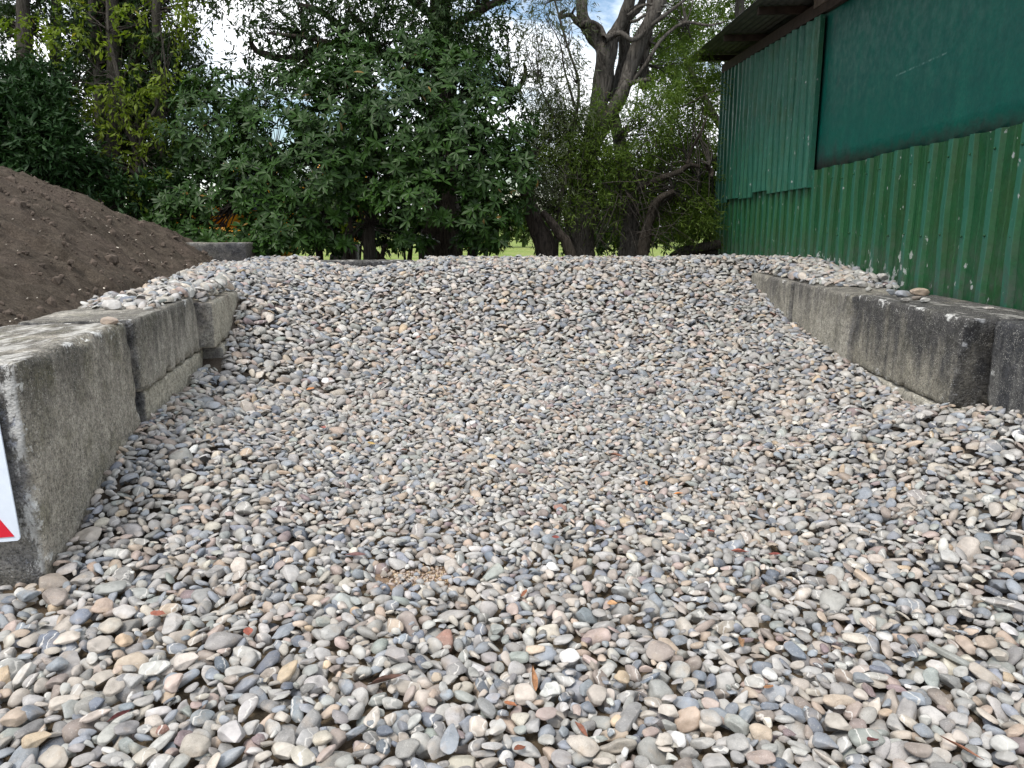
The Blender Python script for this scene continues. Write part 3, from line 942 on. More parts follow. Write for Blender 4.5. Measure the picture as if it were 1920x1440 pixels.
leaf_meshes = [dead_leaf(c, t, j) for c, t, j in ((.3, .6, 0), (.7, 1.2, .4), (.2, -.8, .8), (.9, .4, .2))]
where = {0: 'in the foreground', 1: 'on the flat gravel', 2: 'on the gravel slope'}
leafpos = []
for k, ent in enumerate(LV.replace('\n', ';').split(';')):
    px, py, L_, W_, ang, cn, desc = ent.split(',')
    px, py, L_, W_, ang = map(float, (px, py, L_, W_, ang))
    x, y = hit(px, py)
    if x is None:
        continue
    gi, gj = int((x - X0) / G), int((y - Y0) / G)
    z = H[gj - 2:gj + 3, gi - 2:gi + 3].max()
    dpt = y * CP + (1.5 - z) * SP
    th = R(ang)
    maj = np.array([math.cos(th), math.sin(th) / .72]) * L_ * dpt / 1442
    ln = np.linalg.norm(maj)
    wd = max(W_ * dpt / 1442 * (1.3 if abs(ang) < 50 else 1.0), 0.012)
    me = leaf_meshes[k % 4]
    ln_d = 'lying across the pebbles' if L_ > 30 else 'caught among the pebbles'
    o = obj('fallen_leaf', me)
    o.location = (x, y, z + 0.006)
    o.rotation_euler = (rng.normal(0.15, .2), rng.normal(0, .15), math.atan2(maj[1], maj[0]))
    o.scale = (ln, wd, ln * 0.5)
    o.color = (*(np.array(LCOL[cn]) * .8 + .2 * np.mean(LCOL[cn]) * np.array([1, .8, .7])), 1)
    o['label'] = f'{desc} {cn} dead leaf {ln_d}'
    o['category'] = 'leaf'
    o['group'] = 'dead leaves scattered on the pebbles'
    leafpos.append((x, y, f'{cn} leaf'))

# ------------------------------------------------------------------ the single pebbles
sv = [mesh_np('pebble_shape', VAR[4][k], icos[4][1], M_PEB1) for k in range(NVAR)]
land = leafpos + [(-2.0, 3.0, "left wall's front corner"), (2.8, 4.6, "right wall's dark corner"), (-2.3, 2.9, 'white sign'), (gc[0], gc[1], 'sandy bare patch')]
LX = np.array([l[0] for l in land])
LY = np.array([l[1] for l in land])
used = {}
sing = np.array(singles)


def shape_word(a):
    r, f = a[1] / a[0], a[2] / a[1]
    if f < 0.45:
        return 'flat round' if r > 0.8 else 'flat oval'
    if r < 0.62:
        return 'elongated'
    return 'rounded' if r > 0.84 else 'egg-shaped'


def size_word(a):
    return 'large' if a > 0.052 else ('mid-sized' if a > 0.038 else 'small')


for n_s, k in enumerate(singles):
    o = obj('pebble', sv[svar[k]])
    Mx = Matrix([[*SR[k][i], (SX, SY, SZ)[i][k]] for i in range(3)] + [[0, 0, 0, 1]])
    o.matrix_world = Mx @ Matrix.Diagonal((*SA[k], 1))
    o.color = (*SCOL[k], srnd[k])
    d = np.hypot(SX[sing] - SX[k], SY[sing] - SY[k])
    nb = sing[np.argsort(d)[1:6]]
    li = int(np.argmin(np.hypot(LX - SX[k], LY - SY[k])))
    dist = float(np.hypot(LX[li] - SX[k], LY[li] - SY[k]))
    dx_, dy_ = SX[k] - LX[li], SY[k] - LY[li]
    rel = ('beyond' if dy_ > 0 else 'in front of') if abs(dy_) > abs(dx_) else 'beside'
    onw = hero_ids and (k in hero_set) and n_s >= n_hero - 12
    sw, cw = size_word(SA[k, 0]), PN[SC[k]]
    if onw:
        side = 'left' if SX[k] < 0 else 'right'
        cand = [f'{sw} {shape_word(SA[k])} {cw} pebble loose on top of the {side} wall',
                f'{sw} {shape_word(SA[k])} {cw} pebble loose on the {side} wall beside the {PN[SC[nb[0]]]} one']
    else:
        nbn = [PN[SC[q]] for q in nb]
        lead = f'{sw} {shape_word(SA[k])} {cw} pebble'
        cand = [f'{lead} {rel} the {land[li][2]}' if dist < 0.3 else f'{lead} next to a {shape_word(SA[nb[0]])} {nbn[0]} one',
                f'{lead} between a {nbn[0]} and a {nbn[1]} one',
                f'{lead} {rel} the {land[li][2]}, near a {nbn[0]} one',
                f'{lead} {rel} the {land[li][2]}, between {nbn[0]} and {nbn[1]} ones',
                f'{lead} between {size_word(SA[nb[0], 0])} {nbn[0]} and {size_word(SA[nb[1], 0])} {nbn[1]} ones',
                f'{lead} ringed by {nbn[0]}, {nbn[1]}, {nbn[2]} and {nbn[3]} ones',
                f'{lead} ringed by {shape_word(SA[nb[0]])} {nbn[0]}, {nbn[1]} and {size_word(SA[nb[2], 0])} {nbn[2]} ones']
    for lb in cand:
        lb = lb.replace('a ochre', 'an ochre').replace('a egg', 'an egg').replace('a elong', 'an elong')
        if lb not in used and len(lb.split()) <= 16:
            break
    used[lb] = 1
    o['label'] = lb
    o['category'] = 'pebble'
    o['group'] = 'pebbles lying on top of the gravel heap' if not onw else 'loose pebbles on top of the concrete walls'

# ------------------------------------------------------------------ concrete blocks
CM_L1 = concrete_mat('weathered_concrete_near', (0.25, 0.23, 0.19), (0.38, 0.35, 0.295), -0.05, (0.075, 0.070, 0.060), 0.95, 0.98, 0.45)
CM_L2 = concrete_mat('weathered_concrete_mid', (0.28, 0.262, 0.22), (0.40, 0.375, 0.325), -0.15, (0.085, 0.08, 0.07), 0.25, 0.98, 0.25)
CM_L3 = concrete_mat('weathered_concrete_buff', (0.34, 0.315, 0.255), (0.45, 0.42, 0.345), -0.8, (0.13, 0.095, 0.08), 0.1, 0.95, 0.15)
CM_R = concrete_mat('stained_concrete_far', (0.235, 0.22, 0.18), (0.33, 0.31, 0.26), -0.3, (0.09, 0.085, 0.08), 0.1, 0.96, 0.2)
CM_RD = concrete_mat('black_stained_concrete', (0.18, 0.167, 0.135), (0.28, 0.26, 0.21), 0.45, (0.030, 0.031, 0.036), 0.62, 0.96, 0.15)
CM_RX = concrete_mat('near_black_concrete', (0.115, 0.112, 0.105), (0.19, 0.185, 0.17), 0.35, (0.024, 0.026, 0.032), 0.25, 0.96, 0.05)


def block(name, inner0, inner1, z0, z1, mat, thick, side, label, top1=None, lean0=0, lean1=0, seed=0, name_='concrete_block', chip=0.010, rad=0.018):
    """inner0/inner1: near and far ends of the bay-side face; side = -1: body extends to -x"""
    a_, b2 = np.array(inner0, float), np.array(inner1, float)
    L_ = np.linalg.norm(b2 - a_)
    d = (b2 - a_) / L_
    n_ = np.array([d[1], -d[0]]) * side                       # away from the bay
    Hh = z1 - z0
    dims = np.array([L_, thick, Hh])
    V, F = [], []
    for ax in range(3):
        for sg in (0, 1):
            u, v = [q for q in range(3) if q != ax]
            nu, nv_ = max(2, int(dims[u] / 0.032)), max(2, int(dims[v] / 0.032))
            base = len(V)
            for i in range(nu + 1):
                for j in range(nv_ + 1):
                    p = [0, 0, 0]
                    p[ax] = sg * dims[ax]
                    p[u] = dims[u] * i / nu
                    p[v] = dims[v] * j / nv_
                    V.append(p)
            for i in range(nu):
                for j in range(nv_):
                    q = base + i * (nv_ + 1) + j
                    f = (q, q + 1, q + nv_ + 2, q + nv_ + 1)
                    flip = (sg == 1) ^ (ax == 1)
                    F.append(f if not flip else f[::-1])
    V = np.array(V)
    W0 = V + seed * 3.7
    c0 = np.clip(V, rad, dims - rad)
    off = V - c0
    ln = np.linalg.norm(off, axis=1, keepdims=True)
    outn = np.where(ln > 1e-9, off / np.maximum(ln, 1e-9), 0)
    R_ = c0 + outn * rad
    # distance to the nearest edge -> attribute and chips
    dd = np.sort(np.minimum(V, dims - V), axis=1)[:, 1]
    big = fbm(W0 * 3, 3, seed)
    ch = np.clip(1 - dd / 0.07, 0, 1) * np.clip(fbm(W0 * 7, 3, seed + 9) - 0.02, 0, 1) * 0.075
    cen = dims / 2
    tow = (cen - R_)
    tow /= np.linalg.norm(tow, axis=1, keepdims=True)
    R_ = R_ + tow * ch[:, None] + outn * (big * chip)[:, None] * 0.9 + outn * (fbm(W0 * 22, 2, seed) * 0.0035)[:, None]
    edge = np.clip(1 - dd / 0.16, 0, 1)
    # to the world: local x along the wall, y away from the bay, z up
    t = R_[:, 0] / L_
    zf = R_[:, 2] / Hh
    x_ = a_[0] + d[0] * R_[:, 0] + n_[0] * R_[:, 1]
    y_ = a_[1] + d[1] * R_[:, 0] + n_[1] * R_[:, 1]
    sh = (lean0 * (1 - t) + lean1 * t) * (1 - zf)
    x_ += d[0] * sh
    y_ += d[1] * sh
    zz_ = z0 + R_[:, 2] * (1 + 0 if top1 is None else (1 + t * ((top1 - z1) / Hh)))
    Wd = np.stack([x_, y_, zz_], 1)
    org = np.array([a_[0], a_[1], z0])
    me = mesh_np(name_, Wd - org, np.array(F), mat)
    ea = me.attributes.new('edge', 'FLOAT', 'POINT')
    ea.data.foreach_set('value', edge.astype(np.float32))
    bm = bmesh.new()
    bm.from_mesh(me)
    bmesh.ops.remove_doubles(bm, verts=bm.verts, dist=0.0004)
    bmesh.ops.recalc_face_normals(bm, faces=bm.faces)
    bm.to_mesh(me)
    bm.free()
    o = obj(name_, me)
    o.location = org
    o['label'] = label
    o['category'] = 'concrete block'
    o['group'] = 'concrete blocks of the bay walls'
    return o


def PL(s, off=0.0):
    p = np.array([-2.03, 3.09]) + DL * s + NL * off
    return p


def PR(s, off=0.0):
    p = np.array([2.81, 4.74]) + DR * s + np.array([0.9985, -0.0556]) * off
    return p


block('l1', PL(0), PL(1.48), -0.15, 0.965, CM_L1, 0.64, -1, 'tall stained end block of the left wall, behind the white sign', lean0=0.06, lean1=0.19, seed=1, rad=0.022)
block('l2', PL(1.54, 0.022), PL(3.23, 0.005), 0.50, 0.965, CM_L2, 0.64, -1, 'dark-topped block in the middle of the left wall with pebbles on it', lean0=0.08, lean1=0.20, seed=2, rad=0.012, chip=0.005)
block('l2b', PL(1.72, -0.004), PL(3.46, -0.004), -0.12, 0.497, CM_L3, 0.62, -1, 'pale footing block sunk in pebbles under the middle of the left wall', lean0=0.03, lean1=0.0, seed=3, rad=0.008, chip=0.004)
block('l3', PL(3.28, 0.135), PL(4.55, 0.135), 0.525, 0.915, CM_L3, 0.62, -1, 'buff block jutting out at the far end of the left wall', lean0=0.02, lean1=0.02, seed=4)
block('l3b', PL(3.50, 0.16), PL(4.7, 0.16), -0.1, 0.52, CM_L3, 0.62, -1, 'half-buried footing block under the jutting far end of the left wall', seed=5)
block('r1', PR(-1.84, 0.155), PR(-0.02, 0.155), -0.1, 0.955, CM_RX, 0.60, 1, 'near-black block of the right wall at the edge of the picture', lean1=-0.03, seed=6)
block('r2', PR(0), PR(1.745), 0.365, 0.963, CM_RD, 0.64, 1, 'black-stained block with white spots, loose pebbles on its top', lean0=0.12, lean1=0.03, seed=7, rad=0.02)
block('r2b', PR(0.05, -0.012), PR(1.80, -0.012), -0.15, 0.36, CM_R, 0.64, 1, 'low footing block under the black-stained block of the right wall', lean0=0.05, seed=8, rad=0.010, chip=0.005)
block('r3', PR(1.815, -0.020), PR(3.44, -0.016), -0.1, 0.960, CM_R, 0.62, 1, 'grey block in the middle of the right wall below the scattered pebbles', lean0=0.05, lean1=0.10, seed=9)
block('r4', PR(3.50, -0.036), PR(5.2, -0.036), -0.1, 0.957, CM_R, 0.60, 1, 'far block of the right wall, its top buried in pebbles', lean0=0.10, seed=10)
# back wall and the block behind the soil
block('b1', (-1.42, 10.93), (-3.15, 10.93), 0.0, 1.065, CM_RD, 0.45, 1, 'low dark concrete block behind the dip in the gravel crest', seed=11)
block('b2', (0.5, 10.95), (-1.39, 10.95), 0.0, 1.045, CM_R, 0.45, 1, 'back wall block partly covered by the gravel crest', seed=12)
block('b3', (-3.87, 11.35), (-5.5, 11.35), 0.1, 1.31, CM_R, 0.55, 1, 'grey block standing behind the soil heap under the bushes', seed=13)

# ------------------------------------------------------------------ soil heap
m, nt, b = mat_base('dark_garden_soil', 0.95, 0.12)
c = mixc(nt, ramp(nt, noise(nt, 9, 7, 0.7), [(0.35, g(0)), (0.65, g(1))]), (0.060, 0.048, 0.037), (0.138, 0.113, 0.088))
c = mixc(nt, ramp(nt, noise(nt, 1.1, 5), [(0.45, g(0)), (0.7, g(0.7))]), c, (0.13, 0.10, 0.082))
c = mixc(nt, 1.0, c, ramp(nt, noise(nt, 70, 5, 0.7), [(0.3, g(0.55)), (0.7, g(1.4))]), 'MULTIPLY')
nt.links.new(c, b.inputs['Base Color'])
bump(nt, b, math_(nt, 'ADD', noise(nt, 48, 7, 0.75), noise(nt, 14, 5, 0.7, stretch=(1, 2.5, 2))), 1.0, 0.035)
M_SOIL = m
mx_, my_ = np.arange(-13, -2.4, 0.04), np.arange(2.2, 14.0, 0.045)
MX, MY = np.meshgrid(mx_, my_)
so_ = (-2.03 - 0.1768 * (MY - 3.09)) - 0.60 - MX
MZ = mound(MX, MY)
Pn = np.stack([MX.ravel(), MY.ravel(), MZ.ravel()], 1)
lump = fbm(Pn * [2.2, 3.5, 0] + 3, 5, 2).reshape(MX.shape) * 0.085 + fbm(Pn * [11, 11, 0], 3, 4).reshape(MX.shape) * 0.05 + np.abs(fbm(Pn * [5, 8, 0], 2, 8).reshape(MX.shape)) * 0.03
MZ = MZ + lump * np.clip(so_ * 4 + 0.35, 0.1, 1) - 0.01
MZ = np.where(so_ < 0.02, np.minimum(MZ, 0.90), MZ)
MZ = np.where(MY < 3.0, np.minimum(MZ, 0.95 - (3.0 - MY) * 1.2), MZ)
MZ = np.where(MX > -4.4, np.minimum(MZ, 1.15 + (11.35 - MY) * 3), MZ)
n1, n2 = MX.shape
ii = (np.arange(n1 - 1)[:, None] * n2 + np.arange(n2 - 1)[None]).ravel()
Fq = np.stack([ii, ii + 1, ii + n2 + 1, ii + n2], 1)
keepv = (so_.ravel() > -0.10) & (MZ.ravel() > -0.2)
keepv &= ~((MY.ravel() < 3.12) & (MX.ravel() > -2.75) & True) | (MX.ravel() < -2.66)
Fq = Fq[keepv[Fq].all(1)]
o = obj('soil_heap', mesh_np('soil_heap', np.stack([MX.ravel(), MY.ravel(), MZ.ravel()], 1), Fq, M_SOIL))
o['kind'] = 'structure'


def mz_at(x, y):
    i = np.clip(((x + 13) / 0.04).astype(int), 0, MX.shape[1] - 1)
    j = np.clip(((y - 2.2) / 0.045).astype(int), 0, MX.shape[0] - 1)
    return MZ[j, i]


cn_ = 5200
cxy = np.stack([rng.uniform(-9.5, -2.7, cn_), rng.uniform(3.2, 11.2, cn_)], 1)
so1 = (-2.03 - 0.1768 * (cxy[:, 1] - 3.09)) - 0.60 - cxy[:, 0]
cxy = cxy[so1 > 0.03]
cn_ = len(cxy)
M_CLOD = plain('soil_clod', (0.10, 0.08, 0.065), 0.95, 0.4, 40, 0.1)
V2, F2_ = icos[1]
cr = 0.0085 * np.exp(rng.normal(0, 0.75, cn_)).clip(0, 5.5)
cz = mz_at(cxy[:, 0], cxy[:, 1]) + cr * -0.15
W = V2[None] * (1 + 0.25 * rng.normal(size=(cn_, len(V2), 1)).clip(-1.3, 1.3) * 0.8) * cr[:, None, None] * rng.uniform(.6, 1.4, (cn_, 1, 3)) + np.concatenate([cxy, cz[:, None]], 1)[:, None]
o = obj('soil_clods', mesh_np('soil_clods', W.reshape(-1, 3), (F2_[None] + (np.arange(cn_) * len(V2))[:, None, None]).reshape(-1, 3), M_CLOD, False),
        kind='stuff', label='small dark clods strewn over the soil heap', category='clods')
# pale bark chips and flecks on the heap
fpx = [(160, 410), (172, 408), (178, 400), (200, 425), (207, 428), (222, 400), (213, 407), (235, 398), (205, 437), (233, 443), (255, 451), (282, 442), (12, 460), (262, 480), (303, 493), (322, 485), (70, 560), (50, 570), (95, 562), (190, 558), (340, 470), (350, 497), (30, 600), (407, 507), (12, 640), (370, 520), (150, 545)]
Vf, Ff = [], []
for (px, py) in fpx + [(rng.uniform(0, 400), rng.uniform(400, 620)) for _ in range(22)]:
    r = ray(px, py)
    t = np.linspace(2.5, 12, 1500)
    x, y, z = r[0] * t, r[1] * t, 1.5 + r[2] * t
    w = np.nonzero(z < mz_at(x, y))[0]
    if not len(w) or x[w[0]] > (-2.03 - 0.1768 * (y[w[0]] - 3.09)) - 0.64:
        continue
    p = np.array([x[w[0]], y[w[0]], z[w[0]] + 0.008])
    s = rng.uniform(0.003, 0.008)
    a_ = rng.uniform(0, 3.14)
    q = (icos[2][0] * [s * rng.uniform(1, 2.6), s, s * .5])
    q = np.stack([q[:, 0] * math.cos(a_) - q[:, 1] * math.sin(a_), q[:, 0] * math.sin(a_) + q[:, 1] * math.cos(a_), q[:, 2] + q[:, 0] * .3], 1) + p
    Ff.append(icos[2][1] + len(Vf) * len(q))
    Vf.append(q)
M_CHIP = plain('pale_chip', (0.55, 0.50, 0.42), 0.8)
obj('wood_chips', mesh_np('wood_chips', np.concatenate(Vf), np.concatenate(Ff), M_CHIP), kind='stuff', label='pale wood chips and flecks scattered on the soil heap', category='chips')

# ------------------------------------------------------------------ green corrugated shed
M_SH_LOW = metal_paint('green_paint_low', (0.008, 0.066, 0.026), (0.018, 0.092, 0.032), (0.022, 0.062, 0.017), 0.40)
M_SH_UP = metal_paint('green_paint_up', (0.012, 0.085, 0.058), (0.022, 0.118, 0.075), (0.028, 0.08, 0.03), 0.42)
M_PANEL = metal_paint('teal_panel', (0.000, 0.085, 0.064), (0.001, 0.105, 0.076), (0.001, 0.070, 0.058), 0.45, 'panel')
M_ROOF = plain('dull_roof_iron', (0.10, 0.105, 0.10), 0.6, 0.35, 5)
M_TIMBER = plain('dark_old_timber', (0.045, 0.032, 0.026), 0.9, 0.4, 9)
M_TIMBER2 = plain('greyed_timber', (0.15, 0.12, 0.10), 0.9, 0.3, 9)
SD = np.array([0.06, 1.0]) / np.hypot(0.06, 1)
SN = np.array([-SD[1], SD[0]])              # towards the bay
shed = thing('shed', 'green corrugated iron shed with a flat teal panel, right of the gravel bay', 'shed', (3.6, 6, 0))


def sp(y, out, z):
    """point on the shed wall: y along it, out towards the bay"""
    s = (y - 6) / SD[1]
    p = np.array([0, 0.0]) + SD * s + SN * out
    return (p[0], p[1], z)


def corrugated(y0, y1, zb0, zb1, zt0, zt1, pitch, ribw, ribh, phase, out0, mat, name, label=None, wav=False):
    """ribbed sheet from y0 to y1; zb/zt bottom and top heights at the two ends"""
    prof = []
    y = y0
    if wav:
        k = 0
        while y < y1:
            prof.append((y, out0 + ribh * (0.5 - 0.5 * math.cos(2 * math.pi * (y - phase) / pitch))))
            y += pitch / 8
    else:
        k0 = math.floor((y0 - phase) / pitch)
        pts = []
        for k in range(k0, k0 + 60):
            c_ = phase + k * pitch
            pts += [(c_ - ribw * .72, 0), (c_ - ribw * .38, ribh), (c_ + ribw * .38, ribh), (c_ + ribw * .72, 0), (c_ + pitch * .46, 0), (c_ + pitch * .5, ribh * .16), (c_ + pitch * .54, 0)]
        prof = [(y0, out0)] + [(a_, out0 + h_) for a_, h_ in pts if y0 + .004 < a_ < y1 - .004]
    prof.append((y1, out0))
    rows = 9
    V, F = [], []
    for r_ in range(rows):
        f = r_ / (rows - 1)
        for (yy, oo) in prof:
            t = (yy - y0) / (y1 - y0)
            zb, zt = zb0 + (zb1 - zb0) * t, zt0 + (zt1 - zt0) * t
            z = zb + (zt - zb) * f
            dent = 0.006 * math.sin(yy * 5.1 + z * 3.3) + 0.004 * math.sin(yy * 11 + z * 7)
            V.append(sp(yy, oo + dent, z))
    n_ = len(prof)
    for r_ in range(rows - 1):
        for i in range(n_ - 1):
            a_ = r_ * n_ + i
            F.append((a_, a_ + 1, a_ + n_ + 1, a_ + n_))
    V = np.array(V)
    rb = np.tile(np.clip((np.array([p_[1] for p_ in prof]) - out0) / ribh, 0, 1), rows)
    rc = np.stack([rb, rb, rb, np.ones(len(rb))], 1)
    me = mesh_np(name, V, np.array(F), mat, False, rc)
    o = obj(name, me, shed)
    if label:
        o['label'] = label
    md = o.modifiers.new('thick', 'SOLIDIFY')
    md.thickness = 0.003
    md.offset = -1
    return o


eave = lambda y: 4.53 + (y - 16.1) * 0.0725
# lower wall, sheet by sheet
edges = [2.0, 3.05, 4.08, 5.10, 6.13, 7.16, 8.18, 9.20, 10.12]
for i in range(8):
    corrugated(edges[i], edges[i + 1] + 0.05, -0.05, -0.05, 2.225 + (i % 2) * .012, 2.22 + (i % 3) * .008, 0.345, 0.085, 0.034, 5.54, 0.004 * (i % 2), M_SH_LOW, 'lower_wall_sheet')
edges = [10.12, 11.1, 12.1, 13.1, 14.1, 15.05, 15.98]
for i in range(6):
    corrugated(edges[i], edges[i + 1] + (0.04 if i < 5 else 0), -0.05, -0.05, 2.2, 2.2, 0.345, 0.085, 0.034, 5.54, 0.004 * (i % 2), M_SH_LOW, 'lower_wall_sheet')
ub = [2.03, 2.03, 2.09, 2.02, 2.05, 2.0]
for i in range(6):
    corrugated(edges[i], edges[i + 1] + (0.04 if i < 5 else 0), ub[i], ub[i] + 0.005, eave(edges[i]) - 0.02, eave(edges[i + 1]) - 0.02, 0.30, 0.095, 0.036, 10.3, 0.042 + 0.004 * (i % 2), M_SH_UP, 'upper_wall_sheet')
# flat panel
V, F = [], []
py_ = np.linspace(2.0, 10.35, 40)
pz_ = np.linspace(2.19, 4.6, 12)
for z in pz_:
    for y in py_:
        zt = min(z, eave(y) + 0.05) if z > 4.4 else z
        V.append(sp(y, -0.012 + 0.008 * math.sin(y * 1.9 + z * 1.3) * 0.6, min(z, eave(y) + 0.1)))
for r_ in range(len(pz_) - 1):
    for i in range(39):
        a_ = r_ * 40 + i
        F.append((a_, a_ + 1, a_ + 41, a_ + 40))
o = obj('wall_panel', mesh_np('wall_panel', np.array(V), np.array(F), M_PANEL), shed)
md = o.modifiers.new('t', 'SOLIDIFY')
md.thickness = 0.006
o['label'] = 'flat dark teal panel with brown mould at its edges'
# edge strip where the ribbed sheets meet the panel
bm = bmesh.new()


def quad_box(y0, y1, o0, o1, z0a, z0b, z1a, z1b):
    """box along the wall; z at near (a) and far (b) ends"""
    bm_ = bmesh.new()
    vs = [bm_.verts.new(sp(y, o_, z)) for (y, o_, z) in ((y0, o0, z0a), (y1, o0, z0b), (y1, o1, z0b), (y0, o1, z0a), (y0, o0, z1a), (y1, o0, z1b), (y1, o1, z1b), (y0, o1, z1a))]
    for f in ((0, 1, 2, 3), (4, 5, 6, 7), (0, 1, 5, 4), (1, 2, 6, 5), (2, 3, 7, 6), (3, 0, 4, 7)):
        bm_.faces.new([vs[i] for i in f])
    bmesh.ops.recalc_face_normals(bm_, faces=bm_.faces)
    return bm_


bm_obj('corner_strip', quad_box(10.055, 10.135, 0.03, 0.085, 2.02, 2.02, eave(10.1) - .03, eave(10.1) - .03), M_SH_UP, shed)
bm_obj('corner_strip', quad_box(15.97, 16.03, -0.05, 0.085, -0.05, -0.05, eave(16) - .03, eave(16) - .03), M_SH_UP, shed)
bm_obj('wall_plate', quad_box(2.0, 16.2, -0.06, 0.05, eave(2.0) - .0, eave(16.2) - .0, eave(2) + .158, eave(16.2) + .158), M_TIMBER, shed)
bm_obj('barge_board', quad_box(2.0, 10.4, 0.052, 0.075, eave(2.0) + .10, eave(10.4) + .10, eave(2) + .26, eave(10.4) + .26), M_TIMBER2, shed)
# end wall and back of the shed
bm_obj('end_wall', quad_box(16.03, 16.08, -5.0, 0.0, -0.05, -0.05, eave(16), eave(16)), M_SH_UP, shed)
bm_obj('end_wall', quad_box(1.95, 2.0, -5.0, 0.0, -0.05, -0.05, eave(2), eave(2)), M_SH_UP, shed)
bm_obj('back_wall', quad_box(2.0, 16.03, -5.0, -4.95, -0.05, -0.05, eave(2), eave(16)), M_SH_UP, shed)
# purlins poking out under the roof, then the iron
for y in (15.55, 13.25, 11.05, 8.95, 6.9, 4.8, 2.8):
    bm_obj('purlin', quad_box(y, y + 0.07, -4.9, 0.60, eave(y) + .162, eave(y) + .167, eave(y) + .26, eave(y) + .265), M_TIMBER, shed)
rz = lambda y: eave(y) + 0.272
for k in range(7):
    o0, o1 = 0.72 - 0.84 * k, 0.72 - 0.84 * (k + 1) - 0.03
    prof = np.linspace(o0, o1, 12 * 8 // 2 + 1)
    V, F = [], []
    yr = np.linspace(1.6, 16.75, 8)
    for y in yr:
        for o_ in prof:
            V.append(sp(y, o_, rz(y) + 0.012 * (1 - math.cos(2 * math.pi * (o0 - o_) / 0.105)) + 0.003 * (k % 2)))
    n_ = len(prof)
    for r_ in range(len(yr) - 1):
        for i in range(n_ - 1):
            a_ = r_ * n_ + i
            F.append((a_, a_ + 1, a_ + n_ + 1, a_ + n_))
    o = obj('roof_sheet', mesh_np('roof_sheet', np.array(V), np.array(F), M_ROOF), shed)
    md = o.modifiers.new('t', 'SOLIDIFY')
    md.thickness = 0.003
# roofing nails / screws on the near ribs
bm = bmesh.new()
for k in range(0, 14):
    yk = 5.54 + 0.345 * k - 0.69
    for z in (0.55 + .9, 2.08):
        mt = Matrix.Translation(sp(yk, 0.043, z + 0.01 * math.sin(k * 3)))
        bmesh.ops.create_icosphere(bm, subdivisions=1, radius=0.011, matrix=mt)
bm_obj('roofing_nails', bm, M_SH_LOW, shed, True, kind='stuff')

# ------------------------------------------------------------------ sign
M_WHITE = plain('white_sign_board', (0.60, 0.66, 0.74), 0.42, 0.08, 9, 0.4)
M_RED = plain('red_sign_print', (0.55, 0.012, 0.03), 0.4, 0.05, 3, 0.5)
sign = thing('sign', 'white sign board with a red triangle leaning on the left wall', 'sign', (-2.062, 3.035, 0.22))


def rounded_rect(x0, x1, z0, z1, r, y0, y1):
    pts = []
    for cx, cz, a0 in ((x1 - r, z0 + r, -90), (x1 - r, z1 - r, 0), (x0 + r, z1 - r, 90), (x0 + r, z0 + r, 180)):
        for k in range(7):
            a_ = R(a0 + 15 * k)
            pts.append((cx + r * math.cos(a_), cz + r * math.sin(a_)))
    bm_ = bmesh.new()
    f = bm_.faces.new([bm_.verts.new((x, y0, z)) for x, z in pts])
    ex = bmesh.ops.extrude_face_region(bm_, geom=[f])
    for v in ex['geom']:
        if isinstance(v, bmesh.types.BMVert):
            v.co.y = y1
    bmesh.ops.recalc_face_normals(bm_, faces=bm_.faces)
    return bm_


bm_obj('board', rounded_rect(-0.50, 0, 0, 0.72, 0.018, 0, 0.006), M_WHITE, sign)
bm_ = bmesh.new()
f = bm_.faces.new([bm_.verts.new(p) for p in ((-0.135, -0.004, 0.022), (-0.022, -0.004, 0.022), (-0.078, -0.004, 0.122))])
ex = bmesh.ops.extrude_face_region(bm_, geom=[f])
for v in ex['geom']:
    if isinstance(v, bmesh.types.BMVert):
        v.co.y = -0.001
bmesh.ops.recalc_face_normals(bm_, faces=bm_.faces)
bm_obj('red_triangle', bm_, M_RED, sign)
sign.rotation_euler = (R(-3), R(-5), 0)
sign.scale = (1, 1, 0.92)

# ------------------------------------------------------------------ trunks, branches, leaves
def tube(points, radii, seg=9, rough=0.12, seed=0, step=0.12):
    """tapered, knobbly tube through points"""
    P = [Vector(p) for p in points]
    pts, rs = [], []
    n_ = len(P)
    for i in range(n_ - 1):
        p0, p1, p2, p3 = P[max(i - 1, 0)], P[i], P[i + 1], P[min(i + 2, n_ - 1)]
        m_ = max(2, int((p2 - p1).length / step))
        for k in range(m_):
            t = k / m_
            a_ = 0.5 * ((2 * p1) + (-p0 + p2) * t + (2 * p0 - 5 * p1 + 4 * p2 - p3) * t * t + (-p0 + 3 * p1 - 3 * p2 + p3) * t ** 3)
            pts.append(a_)
            rs.append(radii[i] + (radii[i + 1] - radii[i]) * t)
    pts.append(P[-1])
    rs.append(radii[-1])
    V, F = [], []
    up = Vector((0.3, 0.9, 0.2))
    for i, p in enumerate(pts):
        d = (pts[min(i + 1, len(pts) - 1)] - pts[max(i - 1, 0)]).normalized()
        u = d.cross(up)
        if u.length < 1e-3:
            u = d.cross(Vector((1, 0, 0)))
        u.normalize()
        v = d.cross(u)
        up = -v if False else up
        for k in range(seg):
            a_ = 2 * math.pi * k / seg
            V.append(p + (u * math.cos(a_) + v * math.sin(a_)) * rs[i])
    V = np.array([q[:] for q in V])
    if rough:
        rr = np.repeat(np.array(rs), seg)
        cen = np.repeat(np.array([q[:] for q in pts]), seg, 0)
        nrm = (V - cen) / np.maximum(rr, 1e-4)[:, None]
        V = V + nrm * (rr * rough * (fbm(V * [9, 9, 2.2] + seed, 3, seed) * 1.6))[:, None]
    for i in range(len(pts) - 1):
        for k in range(seg):
            a_, b2 = i * seg + k, i * seg + (k + 1) % seg
            F.append((a_, b2, b2 + seg, a_ + seg))
    return V, np.array(F)


